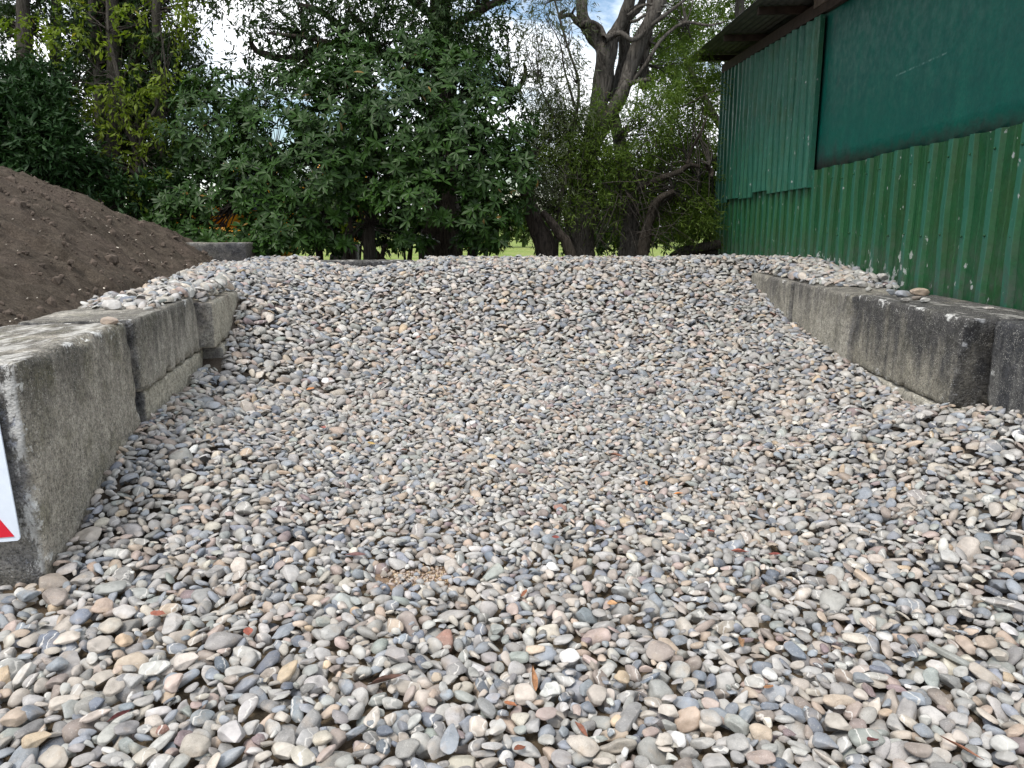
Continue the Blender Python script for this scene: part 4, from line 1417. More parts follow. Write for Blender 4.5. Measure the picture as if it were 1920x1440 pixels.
def join_tubes(lst):
    Vs, Fs, o_ = [], [], 0
    for V, F in lst:
        Vs.append(V)
        Fs.append(F + o_)
        o_ += len(V)
    return np.concatenate(Vs), np.concatenate(Fs)


def leaves(pos, dirs, nrm, L_, Wd, mat_fold=0.25, droop=0.25, seed=0, quad=False):
    """leaf blades at pos (n,3), pointing dirs, facing nrm; returns V, F, colours"""
    n = len(pos)
    r_ = np.random.default_rng(seed)
    dirs = dirs / np.linalg.norm(dirs, axis=1, keepdims=True)
    side = np.cross(dirs, nrm)
    side /= np.maximum(np.linalg.norm(side, axis=1, keepdims=True), 1e-6)
    up = np.cross(side, dirs)
    if quad:
        prof = np.array([[0, 0, 0], [0.5, 0.5, 0], [1, 0, -0.15], [0.5, -0.5, 0]])
        F = np.array([[0, 1, 2], [0, 2, 3]])
    else:
        prof = np.array([[0, 0, 0], [0.38, 0.42, mat_fold * .5], [0.72, 0.46, mat_fold * .4], [1.0, 0, 0], [0.72, -0.46, mat_fold * .4], [0.38, -0.42, mat_fold * .5], [0.5, 0, 0]])
        F = np.array([[0, 6, 1], [6, 2, 1], [6, 3, 2], [0, 5, 6], [5, 4, 6], [6, 4, 3]])
    Ls = L_[:, None, None]
    Ws = Wd[:, None, None]
    p = prof[None]
    z = p[:, :, 2:3] * Ws - droop * p[:, :, 0:1] ** 2 * Ls
    V = pos[:, None] + dirs[:, None] * p[:, :, 0:1] * Ls + side[:, None] * p[:, :, 1:2] * Ws + up[:, None] * z
    k = prof.shape[0]
    FF = (F[None] + (np.arange(n) * k)[:, None, None]).reshape(-1, 3)
    C = np.stack([r_.beta(2, 2.2, n), r_.random(n), r_.random(n), np.ones(n)], 1)
    return V.reshape(-1, 3), FF, np.repeat(C[:, None], k, 1).reshape(-1, 4)


def shell_points(lobes, n, r_, lo=0.55, hi=1.0):
    """points in the outer part of a union of ellipsoids; lobes (x,y,z,rx,ry,rz,weight)"""
    lb = np.array(lobes, float)
    w = lb[:, 6] if lb.shape[1] > 6 else lb[:, 3] * lb[:, 5]
    k = r_.choice(len(lb), n, p=w / w.sum())
    d = r_.normal(size=(n, 3))
    d /= np.linalg.norm(d, axis=1, keepdims=True)
    rad = r_.uniform(lo, hi, n) ** 0.8
    P = lb[k, :3] + d * lb[k, 3:6] * rad[:, None]
    return P, d, k


def lobe_px(x, y, Y, rx, rz, ry=None, w=None):
    p = at(x, y, Y)
    s = Y / 1442
    return (p.x, p.y, p.z, rx * s, (ry if ry else min(rx, rz) * s * 0.9) if ry else (rx + rz) / 2 * s * 0.8, rz * s, w if w else rx * rz / 1000)


def fine_crown(lobes, n, Lm, Wr, mat, name, parent, seed, hang=0.0, lo=0.1, clump=0.55, **props):
    """small leaves gathered in sprays inside the lobes"""
    r_ = np.random.default_rng(seed)
    nc = max(8, n // 14)
    P, d, k = shell_points(lobes, nc, r_, lo, 1.0)
    # sprays: leaves along a short twig
    per = 14
    tw = d * 0.6 + r_.normal(0, .5, (nc, 3)) + [0, 0, 0.25 - hang]
    tw /= np.linalg.norm(tw, axis=1, keepdims=True)
    tl_ = r_.uniform(0.18, 0.5, nc) * clump
    t = np.tile(np.linspace(0, 1, per), (nc, 1))
    pos = P[:, None] + tw[:, None] * (t * tl_[:, None])[:, :, None] + r_.normal(0, 0.02 * clump + .006, (nc, per, 3))
    pos[:, :, 2] -= (t ** 2 * tl_[:, None]) * 0.3
    dr = tw[:, None] * 0.7 + r_.normal(0, .6, (nc, per, 3)) + [0, 0, -hang]
    nm = r_.normal(0, .7, (nc * per, 3)) + [0, -0.2, 0.8]
    pos, dr = pos.reshape(-1, 3), dr.reshape(-1, 3)
    n_ = len(pos)
    L_ = Lm * np.exp(r_.normal(0, .25, n_))
    V, F, C = leaves(pos, dr, nm, L_, L_ * Wr, seed=seed + 1, quad=True)
    # lighter towards each spray's tip
    tone = np.repeat(np.clip(r_.normal(.5, .25, nc), 0, 1), per * 4)
    C[:, 0] = np.clip(0.55 * tone + 0.45 * C[:, 0], 0, 1)
    return obj(name, mesh_np(name, V, F, mat, True, C), parent, **props)


def twigs(parent, lobes, roots, n, seed, mat, r0=0.012, name='twigs'):
    """thin crooked branches from the trunk points into the crown"""
    r_ = np.random.default_rng(seed)
    P, d, k = shell_points(lobes, n, r_, 0.3, 0.95)
    lst = []
    rts = np.array([q[:] for q in roots])
    for i in range(n):
        e = P[i]
        dd_ = np.linalg.norm(rts - e - [0, 0, -0.5], axis=1)
        s = rts[np.argmin(dd_ + r_.uniform(0, .5, len(rts)))]
        mid = s * .45 + e * .55 + r_.normal(0, .12, 3) * np.linalg.norm(e - s) * .4 + [0, 0, -0.04]
        q1 = s * .75 + e * .25 + r_.normal(0, .05, 3)
        lst.append(tube([s, q1, mid, e], [r0 * 2.0, r0 * 1.3, r0 * .8, r0 * .3], 4, 0, i, 0.3))
    V, F = join_tubes(lst)
    return obj(name, mesh_np(name, V, F, mat), parent, kind='stuff')


# --- rhododendron
YR = 12.6
rh_lobes = [lobe_px(*q) for q in (
    (400, 250, 12.9, 105, 100), (350, 330, 13.2, 85, 60), (330, 375, 12.4, 60, 42), (400, 395, 12.2, 70, 38), (480, 350, 12.2, 90, 70), (430, 180, 13.3, 75, 60), (520, 260, 12.5, 100, 90),
    (520, 420, 12.0, 80, 52), (600, 330, 12.1, 100, 90), (560, 175, 13.0, 80, 60), (640, 220, 12.5, 110, 90), (690, 175, 12.9, 100, 70), (760, 250, 12.2, 110, 100), (830, 185, 12.7, 90, 75),
    (790, 370, 12.0, 110, 55), (870, 300, 12.1, 95, 90), (900, 400, 12.0, 75, 58), (930, 230, 12.6, 75, 75), (960, 340, 12.5, 55, 70), (310, 405, 12.3, 45, 32), (330, 452, 12.0, 55, 20, None, 4), (480, 462, 11.9, 45, 18, None, 3), (395, 455, 12.0, 50, 20, None, 4), (620, 452, 12.1, 40, 16, None, 1.5), (770, 455, 12.1, 45, 15, None, 1.5), (905, 455, 12.2, 50, 18, None, 2), (650, 110, 13.0, 60, 45), (780, 110, 13.0, 70, 50), (880, 130, 13.0, 60, 45), (370, 440, 12.15, 60, 26), (450, 440, 12.0, 50, 30), (540, 452, 11.9, 75, 24), (700, 340, 12.2, 80, 50))]
rhodo = thing('rhododendron', 'big rhododendron bush with whorls of glossy dark green leaves behind the gravel crest', 'bush', at(700, 480, 12.9) * 1)
rhodo.location.z = 0
base_r = Vector(rhodo.location)
rr = np.random.default_rng(21)
nros = 6000
P, d, k = shell_points(rh_lobes, nros, rr, 0.45, 1.0)
# let holes show through
hole = fbm(P * 2.1, 3, 31)
pu_, pv_, pd_ = project(P)
keep = (hole > np.where(pv_ > 415, -0.6, np.where(pu_ < 560, -0.13, -0.24))) & (np.hypot(pu_ - 426, (pv_ - 408) * 1.1) > 27)
P, d = P[keep], d[keep]
# fewer on the far side
keep = (d[:, 1] < 0.55) | (rr.random(len(d)) < .4)
P, d = P[keep], d[keep]
ax = d * [0.8, 1.0, 0.5] + rr.normal(0, .28, d.shape) + [0, -0.2, 0.6]
ax /= np.linalg.norm(ax, axis=1, keepdims=True)
per = 8
nr = len(P)
t1 = np.cross(ax, [0.1, 0.2, 1.0])
t1 /= np.linalg.norm(t1, axis=1, keepdims=True)
t2 = np.cross(ax, t1)
ang_ = rr.uniform(0, 6.28, (nr, 1)) + np.arange(per)[None] * (2 * math.pi / per) + rr.normal(0, .28, (nr, per))
spread = rr.uniform(-0.15, 0.8, (nr, 1)) + rr.normal(0, .25, (nr, per))
dr = t1[:, None] * np.cos(ang_)[..., None] + t2[:, None] * np.sin(ang_)[..., None] + ax[:, None] * spread[..., None]
pos = np.repeat(P[:, None], per, 1) + ax[:, None] * 0.0
nm = np.repeat(ax[:, None], per, 1) + rr.normal(0, .12, (nr, per, 3))
L_ = (rr.uniform(0.085, 0.185, (nr, 1)) * rr.uniform(.75, 1.1, (nr, per))).ravel()
pos, dr, nm = pos.reshape(-1, 3), dr.reshape(-1, 3), nm.reshape(-1, 3)
drp = rr.uniform(.1, .5, len(pos))
V, F, C = leaves(pos, dr, nm, L_, L_ * rr.uniform(.27, .35, len(L_)), 0.3, 0.28, 3)
tone = np.clip(rr.normal(.45, .24, nr) + 0.55 * fbm(P * 1.1 + 9, 2, 77), 0, 1)
C[:, 0] = np.clip(.6 * np.repeat(tone, per * 7) + .4 * C[:, 0], 0, 1)
# the 300 leaves nearest the camera, in view, become parts of their own
U_, V2_, D_ = project(pos)
vw = (U_ > 300) & (U_ < 1010) & (V2_ > 120) & (V2_ < 470)
near_idx = np.argsort(np.where(vw, pos[:, 1] - L_ * 2, 99))[:296]
isn = np.zeros(len(pos), bool)
isn[near_idx] = True
kf = ~np.repeat(isn, 6)
vmask = ~np.repeat(isn, 7)
remap = np.cumsum(vmask) - 1
Vm, Fm, Cm = V[vmask], remap[F[kf]], C[vmask]
loc0 = np.array(base_r[:])
obj('foliage', mesh_np('foliage', Vm - loc0, Fm, M_RHODO, True, Cm), rhodo, kind='stuff')
lv_meshes = []
for q in near_idx:
    vv = V[q * 7:q * 7 + 7] - loc0
    o0 = vv[0].copy()
    me = mesh_np('leaf', vv - o0, np.array([[0, 6, 1], [6, 2, 1], [6, 3, 2], [0, 5, 6], [5, 4, 6], [6, 4, 3]]), M_RHODO, True, C[q * 7:q * 7 + 7])
    o = obj('leaf', me, rhodo)
    o.location = o0
# inner dead stems and trunks
def part_tube(name, parent, pts, rad, mat, seg=9, rough=0.12, seed=0, **props):
    V, F = tube(pts, rad, seg, rough, seed)
    l0 = np.array(parent.matrix_world.translation[:]) if False else np.array(parent.location[:])
    return obj(name, mesh_np(name, V - l0, F, mat), parent, **props)


def gnd(x, Y):
    p = at(x, 480, Y)
    return Vector((p.x, Y, 0.0))


for q, (xb, pts, r0) in enumerate((
        (693, ((692, 440), (697, 395), (700, 330), (690, 240), (705, 150)), .10),
        (672, ((650, 470), (625, 440), (608, 410), (590, 350)), .045),
        (668, ((660, 450), (655, 410), (640, 350), (650, 280)), .04),
        (705, ((720, 463), (760, 458), (775, 440), (790, 380)), .035),
        (800, ((800, 450), (812, 430), (820, 350), (830, 250)), .14),
        (858, ((858, 460), (868, 435), (880, 380), (870, 300)), .09),
        (885, ((886, 455), (893, 430), (905, 390), (915, 320)), .085),
        (515, ((518, 465), (523, 445), (520, 400), (500, 330)), .03),
        (600, ((598, 465), (600, 440), (590, 400)), .06),
        (665, ((680, 440), (705, 410), (712, 385)), .014),
        (640, ((650, 430), (690, 395), (700, 370)), .016),
        (770, ((758, 470), (765, 420), (775, 390)), .02))):
    Yq = 12.9 + 0.25 * math.sin(q * 2.3)
    part_tube('stem', rhodo, [gnd(xb, Yq)] + [at(x, y, Yq + 0.1 * math.sin(k)) for k, (x, y) in enumerate(pts)], [r0 * 1.25] + [r0 * (1 - .17 * k) for k in range(len(pts))], M_BARK_DK if q not in (0, 9, 10) else M_BARK_GR, 8, .15, q)
rroots = [at(x, y, 12.9) for x, y in ((697, 420), (700, 330), (690, 240), (610, 410), (820, 350), (830, 250), (880, 380), (520, 400), (500, 330), (450, 380), (600, 300), (420, 300), (750, 150))]
tw = twigs(rhodo, rh_lobes, [Vector(q) for q in rroots], 420, 5, M_BARK_GR, 0.010)
tw.data.transform(Matrix.Translation(-base_r))


def tree_thing(name, label, cat, xb, Y, group=None):
    p = gnd(xb, Y)
    return thing(name, label, cat, p, 0, group)


def shift(o, parent):
    o.data.transform(Matrix.Translation(-Vector(parent.location)))
    return o


# --- tree behind the rhododendron: spreading dark tree with bare limbs
t1_ = tree_thing('dark_tree', 'dark spreading tree with crooked bare limbs rising above the rhododendron', 'tree', 830, 14.6)
part_tube('trunk', t1_, [gnd(830, 14.6), at(828, 300, 14.6), at(832, 110, 14.6), at(825, 20, 14.6), at(835, -160, 14.6), at(828, -420, 14.6)], [.34, .28, .22, .19, .14, .05], M_BARK_DK, 10, .15, 3)
for q, pts in enumerate((((828, 130), (700, 95), (640, 85), (570, 70), (500, 62)), ((826, 40), (760, -10), (690, -60), (600, -100)), ((832, 60), (900, 20), (940, 0), (975, -12)),
                         ((690, 92), (650, 60), (600, 20), (560, 10)), ((832, 200), (900, 170), (960, 175), (985, 140), (982, 118)), ((700, 95), (690, 60), (650, 20)), ((610, 85), (540, 110), (480, 95), (470, 70)), ((600, 100), (560, 130), (520, 160)))):
    part_tube('branch', t1_, [at(x, y, 14.5 - .12 * k) for k, (x, y) in enumerate(pts)], [.085, .07, .055, .04, .02][:len(pts)], M_BARK_DK, 7, .15, q + 9)
l1 = [lobe_px(*q) for q in ((560, 50, 14.2, 70, 60), (480, 30, 14.2, 40, 60), (640, 20, 14.2, 80, 55), (720, 20, 14.0, 80, 60), (800, 20, 14.0, 80, 80), (870, 60, 14.0, 60, 70), (900, 120, 14.0, 50, 50), (930, 40, 14.2, 40, 50),
                            (960, 150, 14.1, 28, 40), (650, 90, 14.2, 70, 40), (760, 90, 14.1, 80, 45), (850, 110, 14.0, 70, 45), (470, 120, 14.3, 40, 30), (600, -90, 14.4, 120, 80), (760, -120, 14.4, 150, 110), (900, -100, 14.4, 110, 90), (720, -300, 14.6, 170, 120), (890, -270, 14.6, 120, 100), (540, 120, 14.2, 40, 35))]
shift(fine_crown(l1, 46000, 0.085, 0.34, M_FINE, 'crown', t1_, 41, 0.25, 0.1, 0.7, kind='stuff'), t1_)
shift(twigs(t1_, l1, [at(x, y, 14.5) for x, y in ((700, 95), (640, 85), (570, 70), (830, 60), (760, -10), (900, 20), (830, -100), (828, -250), (960, 172), (690, -60))], 330, 6, M_BARK_DK, 0.010), t1_)

# --- paperbark-like tree with twisted grey limbs
YT = 14.2
t2_ = tree_thing('tea_tree', 'gnarled tree with shaggy grey-brown bark and twisted limbs left of the shed', 'tree', 1095, YT)


def PT(pts, dy=0.0):
    return [at(x, y, YT + dy + 0.10 * math.sin(k * 1.7)) for k, (x, y) in enumerate(pts)]


limbs = [
    ('trunk', [gnd(1085, YT)] + PT(((1088, 440), (1092, 380), (1090, 330), (1108, 275), (1122, 210), (1132, 150), (1137, 100), (1146, 70))), [.36, .33, .30, .22, .19, .19, .20, .19, .13]),
    ('branch', PT(((1137, 100), (1118, 70), (1100, 50), (1092, 30), (1090, 0), (1088, -60), (1100, -140))), [.19, .17, .14, .115, .11, .09, .05]),
    ('branch', PT(((1140, 90), (1158, 55), (1176, 20), (1182, -10), (1190, -80), (1180, -180))), [.15, .13, .12, .10, .08, .04]),
    ('branch', PT(((1100, 300), (1128, 245), (1150, 205), (1168, 170), (1180, 135), (1195, 90), (1215, 45), (1240, 0), (1262, -60), (1290, -150)), -.12), [.15, .145, .14, .14, .15, .13, .12, .11, .09, .05]),
    ('branch', PT(((1208, 165), (1208, 120), (1214, 70), (1220, 20), (1222, -40), (1230, -140)), .15), [.09, .10, .10, .09, .08, .04]),
    ('branch', PT(((1155, 195), (1170, 120), (1172, 60), (1178, 35), (1200, 10), (1215, -30)), .3), [.14, .14, .12, .10, .08, .06]),
    ('branch', PT(((1134, 72), (1126, 52), (1112, 42), (1098, 42), (1088, 48), (1072, 32), (1078, 14)), -.2), [.06, .05, .045, .045, .05, .03, .02]),
    ('branch', PT(((1085, 45), (1072, 28), (1058, 30), (1050, 34), (1052, 24), (1060, 20)), -.2), [.05, .045, .04, .04, .035, .03]),
    ('branch', PT(((1132, 74), (1150, 66), (1166, 62), (1180, 74), (1195, 72), (1215, 52), (1245, 30), (1290, -5)), -.3), [.08, .065, .05, .05, .045, .045, .04, .02]),
    ('branch', PT(((1172, 172), (1190, 148), (1212, 120), (1232, 85), (1255, 60), (1285, 42), (1330, 48), (1360, 40)), -.2), [.05, .045, .04, .035, .035, .03, .025, .012]),
    ('branch', PT(((1178, 158), (1195, 152), (1220, 149)), -.3), [.05, .045, .04]),
    ('branch', PT(((1176, 30), (1195, 15), (1215, 8), (1250, 12)), -.2), [.03, .03, .025, .015]),
    ('branch', PT(((1180, 42), (1195, 38), (1210, 28), (1240, 22)), -.2), [.03, .03, .025, .015]),
    ('trunk', [gnd(1182, YT)] + PT(((1182, 450), (1180, 380), (1172, 320), (1160, 260), (1150, 215)), .3), [.26, .24, .21, .18, .14, .12]),
    ('trunk', [gnd(1205, YT - .3)] + PT(((1208, 460), (1215, 420), (1228, 385), (1240, 370), (1262, 360)), -.3), [.13, .115, .11, .09, .07, .06]),
    ('branch', PT(((1192, 358), (1215, 345), (1245, 332), (1275, 322), (1292, 309), (1312, 313)), -.2), [.05, .06, .065, .06, .06, .04]),
    ('branch', PT(((1252, 365), (1275, 350), (1300, 335), (1325, 312), (1352, 292), (1380, 285)), 2.4), [.06, .06, .055, .05, .045, .04]),
    ('branch', PT(((1289, 308), (1295, 285), (1305, 265), (1318, 240), (1326, 215)), -.2), [.04, .03, .028, .022, .012]),
    ('branch', PT(((1325, 312), (1335, 322), (1334, 332)), -.45), [.05, .055, .02]),
    ('branch', PT(((1160, 330), (1168, 350), (1185, 375), (1200, 405), (1215, 440)), -.5), [.015, .015, .014, .012, .01]),
    ('branch', PT(((1280, 200), (1300, 190), (1340, 170)), -.2), [.02, .018, .01]),
]
for q, (nm_, pts, rd) in enumerate(limbs):
    rd = [q_ * .86 for q_ in rd]
    part_tube(nm_, t2_, pts, rd, M_BARK_TEA if q < 14 else M_BARK_DK, 12 if rd[0] > .1 else 7, .30 if rd[0] > .1 else .15, q + 50)
l2 = [lobe_px(*q) for q in ((1290, 60, 15.2, 45, 50), (1270, 130, 14.6, 45, 50), (1310, 170, 14.9, 35, 40), (1240, 190, 13.8, 50, 38), (1285, 250, 15.0, 50, 50), (1180, 200, 13.7, 22, 25), (1210, 230, 14.4, 55, 30),
                            (1300, 330, 15.2, 40, 60), (1240, 300, 14.9, 60, 45), (1270, 400, 15.0, 55, 45), (1310, 430, 15.4, 50, 45), (1100, 230, 13.8, 38, 50), (1090, 300, 13.8, 50, 40), (1140, 300, 13.7, 42, 36), (1060, 260, 13.9, 40, 45),
                            (1150, 360, 14.3, 40, 50), (1250, 40, 15.4, 60, 60), (1290, -90, 14.8, 80, 80), (1200, -130, 14.8, 110, 80), (1120, -160, 14.6, 90, 70), (1300, 400, 14.4, 50, 40), (1060, 330, 13.9, 40, 30), (1210, 350, 14.8, 60, 45), (1130, 385, 13.6, 35, 30, None, .4), (1185, 300, 13.7, 40, 35, None, .6), (1070, 390, 13.5, 35, 30, None, .5), (1230, 250, 13.9, 45, 35, None, .9), (1190, 410, 15.0, 50, 40), (1010, 290, 13.9, 50, 55, None, 3), (1045, 220, 14.0, 40, 50, None, 2.2), (1000, 380, 13.9, 50, 40, None, 2), (1075, 330, 14.3, 60, 60, None, 3), (1150, 300, 15.2, 60, 60, None, 3))]
shift(fine_crown(l2, 85000, 0.080, 0.16, M_TEA, 'crown', t2_, 43, 0.15, 0.05, 0.9, kind='stuff'), t2_)
shift(twigs(t2_, l2, [at(x, y, 14.2) for x, y in ((1240, 0), (1220, 80), (1285, 45), (1180, 140), (1208, 120), (1290, 309), (1262, 360), (1310, 330), (1090, 330), (1110, 270), (1160, 260), (1172, 320), (1330, 310), (1190, -60), (1262, -60), (1088, -60))], 420, 8, M_BARK_TEA, 0.008), t2_)
# hanging dead twigs under the tree
lst = []
for q in range(260):
    x, y = rr.uniform(1020, 1260), rr.uniform(270, 440)
    p = np.array(at(x, y, 13.8 + rr.uniform(-.4, .8))[:])
    d_ = rr.normal(0, .22, 3) + [0.05, 0, -0.15]
    lst.append(tube([p, p + d_ * .8 + rr.normal(0, .04, 3), p + d_ * 1.9 + rr.normal(0, .08, 3)], [.009, .006, .003], 4, 0, q, .3))
V, F = join_tubes(lst)
shift(obj('dead_twigs', mesh_np('dead_twigs', V, F, M_BARK_GR), t2_, kind='stuff'), t2_)

# --- thin-leaved sapling hanging left of the gnarled tree
t3_ = tree_thing('willowy_tree', 'thin twiggy tree with sparse narrow leaves in front of bright sky', 'tree', 1040, 13.7)
part_tube('trunk', t3_, [gnd(1040, 13.7), at(1045, 420, 13.7), at(1075, 250, 13.7), at(1085, 160, 13.7), at(1065, 90, 13.7), at(1040, 0, 13.7), at(1020, -90, 13.7)], [.06, .05, .03, .025, .02, .016, .008], M_BARK_GR, 7, .1, 77)
for q, pts in enumerate((((1078, 200), (1058, 130), (1050, 80), (1020, 30)), ((1070, 270), (1030, 200), (1010, 150), (1005, 90)), ((1050, 380), (1000, 300), (985, 250), (975, 200)))):
    part_tube('branch', t3_, [at(x, y, 13.7 - .1 * k) for k, (x, y) in enumerate(pts)], [.022, .016, .012, .006], M_BARK_GR, 5, .1, q)
l3 = [lobe_px(*q) for q in ((1060, 110, 13.7, 35, 60), (1010, 60, 13.8, 40, 70), (1080, 190, 13.5, 35, 45), (1020, 200, 13.7, 40, 50), (1000, 150, 13.7, 30, 60), (1040, 250, 13.7, 45, 40), (990, 300, 13.6, 40, 50), (1020, 350, 13.4, 50, 40), (1010, 400, 13.4, 40, 30), (1040, -20, 13.9, 60, 40))]
shift(fine_crown(l3, 9500, 0.085, 0.17, M_WILLOW, 'crown', t3_, 47, 0.35, 0.05, 1.2, kind='stuff'), t3_)
shift(twigs(t3_, l3, [at(x, y, 13.7) for x, y in ((1075, 250), (1085, 160), (1065, 90), (1040, 0), (1010, 150), (1000, 300), (1045, 400))], 170, 9, M_BARK_GR, 0.005), t3_)

# --- dark stumps and leaning logs at the crest
for q, (lab, xb, pts, rd) in enumerate((
        ('thick black leaning trunk standing right of the rhododendron stems', 1035, ((1022, 460), (1008, 430), (998, 400), (985, 360), (960, 300)), [.20, .19, .16, .14, .10, .06]),
        ('smooth grey log leaning across the foot of the gnarled tree', 1085, ((1068, 470), (1050, 440), (1030, 412), (1016, 396)), [.10, .095, .085, .07, .05]))):
    tt = tree_thing('leaning_trunk', lab, 'trunk', xb, 13.2 - .2 * q)
    part_tube('trunk', tt, [gnd(xb, 13.2 - .2 * q)] + [at(x, y, 13.2 - .2 * q) for x, y in pts], rd, M_BARK_DK, 10, .12, q + 31)
tt = tree_thing('fallen_log', 'weathered fallen log lying beside the shed corner behind the gravel', 'log', 1300, 15.0)
for q, pts in enumerate((((1262, 482), (1285, 471), (1315, 464), (1350, 458)), ((1290, 484), (1310, 474), (1345, 472)), ((1322, 464), (1330, 452), (1338, 444)))):
    part_tube('limb', tt, [at(x, y, 15.0 + .15 * q) for x, y in pts], [.09, .10, .09, .08][:len(pts)] if q < 2 else [.02, .014, .006], M_BARK_GR, 9, .2, q + 3)

# --- tall thin trees at the left
trees_left = (
    (44, 14.6, .17, ((42, 300), (44, 180), (46, 60), (40, -60), (46, -260), (44, -420))),
    (196, 14.0, .12, ((192, 300), (190, 200), (184, 120), (176, 40), (172, -80), (176, -280))),
    (216, 13.8, .15, ((215, 330), (215, 220), (213, 110), (211, 30), (214, -60), (210, -320))),
    (262, 14.0, .13, ((262, 330), (260, 240), (258, 150), (245, 60), (238, -20), (236, -260))),
    (304, 13.8, .11, ((304, 330), (301, 220), (297, 120), (293, 20), (296, -80), (300, -300))),
    (110, 15.2, .13, ((112, 300), (108, 180), (104, 60), (106, -60), (110, -300))))
desc_l = ('stout straight trunk near the left edge', 'crooked trunk, second of the yellow-leaved clump', 'straightest pale trunk amid the yellow-green leaves', 'trunk with a low fork beside the yellow-green leaves', 'slim tree nearest the rhododendron, against bright sky', 'tree set back between the left edge and the yellow-green leaves')
for q, (xb, Y, r0, pts) in enumerate(trees_left):
    tt = tree_thing('slender_tree', f'tall thin evergreen, {desc_l[q]}', 'tree', xb, Y, 'tall thin trees behind the soil heap')
    P_ = [gnd(xb, Y)] + [at(x, y, Y + .05 * math.sin(k)) for k, (x, y) in enumerate(pts)]
    part_tube('trunk', tt, P_, [r0 * (1 - .09 * k) for k in range(len(P_))], M_BARK_GR, 9, .16, q + 13)
    r2 = np.random.default_rng(60 + q)
    lob = []
    for k in range(20):
        yy = 290 - k * 36 + r2.uniform(-20, 20)
        lob.append(lobe_px(xb + r2.uniform(-90, 90), yy, Y + r2.uniform(-0.25, 1.0), r2.uniform(28, 55), r2.uniform(22, 45)))
    shift(fine_crown(lob, 19000, 0.080, 0.40, M_FINE, 'crown', tt, 70 + q, 0.1, 0.1, 0.8, kind='stuff'), tt)
    shift(twigs(tt, lob, [at(x, y, Y) for x, y in pts], 150, 80 + q, M_BARK_DK, 0.011), tt)

# --- yellow-green leafy climber round the thin trunks
t4_ = tree_thing('yellow_green_tree', 'young tree with bright yellow-green leaves between the thin trunks', 'tree', 240, 13.4)
part_tube('trunk', t4_, [gnd(235, 13.4), at(262, 340, 13.4), at(262, 290, 13.4), at(240, 240, 13.4), at(225, 160, 13.4), at(205, 60, 13.4), at(200, -60, 13.4)], [.10, .085, .07, .05, .04, .03, .015], M_BARK_GR, 8, .1, 91)
part_tube('branch', t4_, [at(262, 290, 13.4), at(272, 240, 13.3), at(300, 190, 13.3), at(310, 130, 13.3), at(300, 50, 13.3)], [.05, .04, .03, .02, .01], M_BARK_GR, 7, .1, 92)
part_tube('branch', t4_, [at(262, 330, 13.4), at(200, 310, 13.2), at(150, 345, 13.1), at(100, 350, 13.0)], [.04, .03, .02, .01], M_BARK_GR, 7, .1, 93)
l4 = [lobe_px(*q) for q in ((205, 75, 13.2, 38, 16), (150, 105, 13.2, 38, 22), (145, 180, 13.2, 30, 30), (160, 215, 13.1, 45, 18), (215, 165, 13.1, 28, 28), (240, 150, 13.0, 22, 26), (230, 205, 13.0, 40, 25), (310, 130, 13.1, 28, 35), (310, 165, 13.1, 45, 18),
                            (190, 245, 13.0, 30, 18), (180, 285, 12.9, 45, 18), (220, 290, 12.9, 35, 16), (110, 320, 12.9, 45, 22), (150, 340, 12.8, 50, 18), (60, 335, 12.9, 30, 12), (300, 330, 12.9, 45, 20), (230, 350, 12.7, 50, 22), (330, 10, 13.3, 60, 28), (270, 200, 13.0, 18, 50),
                            (130, 0, 13.3, 50, 20, None, .8), (205, 20, 13.2, 50, 20, None, .8), (280, 60, 13.2, 20, 40, None, .5), (310, 240, 13.0, 18, 50), (100, 135, 13.2, 12, 14), (345, 170, 13.2, 30, 18), (40, 340, 12.9, 30, 14), (60, 60, 13.6, 60, 30), (120, 60, 13.4, 50, 30), (340, 60, 13.5, 40, 40), (90, 200, 13.2, 30, 25), (270, 260, 13.0, 40, 30), (330, 250, 13.1, 30, 25), (620, 345, 13.6, 30, 30), (650, 415, 13.2, 30, 14), (940, 420, 13.8, 30, 25))]
shift(fine_crown(l4, 4600, 0.085, 0.42, M_YELLOW, 'crown', t4_, 95, 0.3, 0.05, 0.8, kind='stuff'), t4_)
shift(twigs(t4_, l4[:26], [at(x, y, 13.3) for x, y in ((262, 290), (240, 240), (225, 160), (205, 60), (300, 190), (200, 310), (150, 345))], 90, 12, M_BARK_GR, 0.007), t4_)

# --- dark shrub at the left edge
t5_ = tree_thing('dark_shrub', 'dense dark green shrub with narrow leaves behind the soil heap', 'shrub', 40, 12.6)
l5 = [lobe_px(*q) for q in ((10, 240, 12.4, 80, 60), (60, 200, 12.6, 60, 50), (90, 270, 12.3, 60, 55), (30, 310, 12.2, 80, 40), (140, 300, 12.5, 45, 45), (20, 160, 12.8, 50, 40), (-70, 240, 12.4, 90, 90), (90, 160, 13.0, 40, 40), (170, 330, 12.6, 40, 30), (-60, 320, 12.2, 80, 50), (230, 370, 12.6, 50, 30), (300, 370, 12.8, 50, 35))]
shift(fine_crown(l5, 23000, 0.12, 0.30, M_DARKLEAF, 'crown', t5_, 101, 0.05, 0.45, 0.7, kind='stuff'), t5_)
for q, (xb, x2, y2) in enumerate(((20, 10, 200), (60, 70, 200), (100, 120, 260))):
    part_tube('stem', t5_, [gnd(xb, 12.8), at(xb, 380, 12.8), at(x2, y2, 12.8)], [.06, .05, .02], M_BARK_DK, 7, .1, q)
shift(twigs(t5_, l5, [at(x, y, 12.8) for x, y in ((20, 300), (10, 200), (70, 200), (120, 260), (60, 350))], 120, 14, M_BARK_DK, 0.009), t5_)

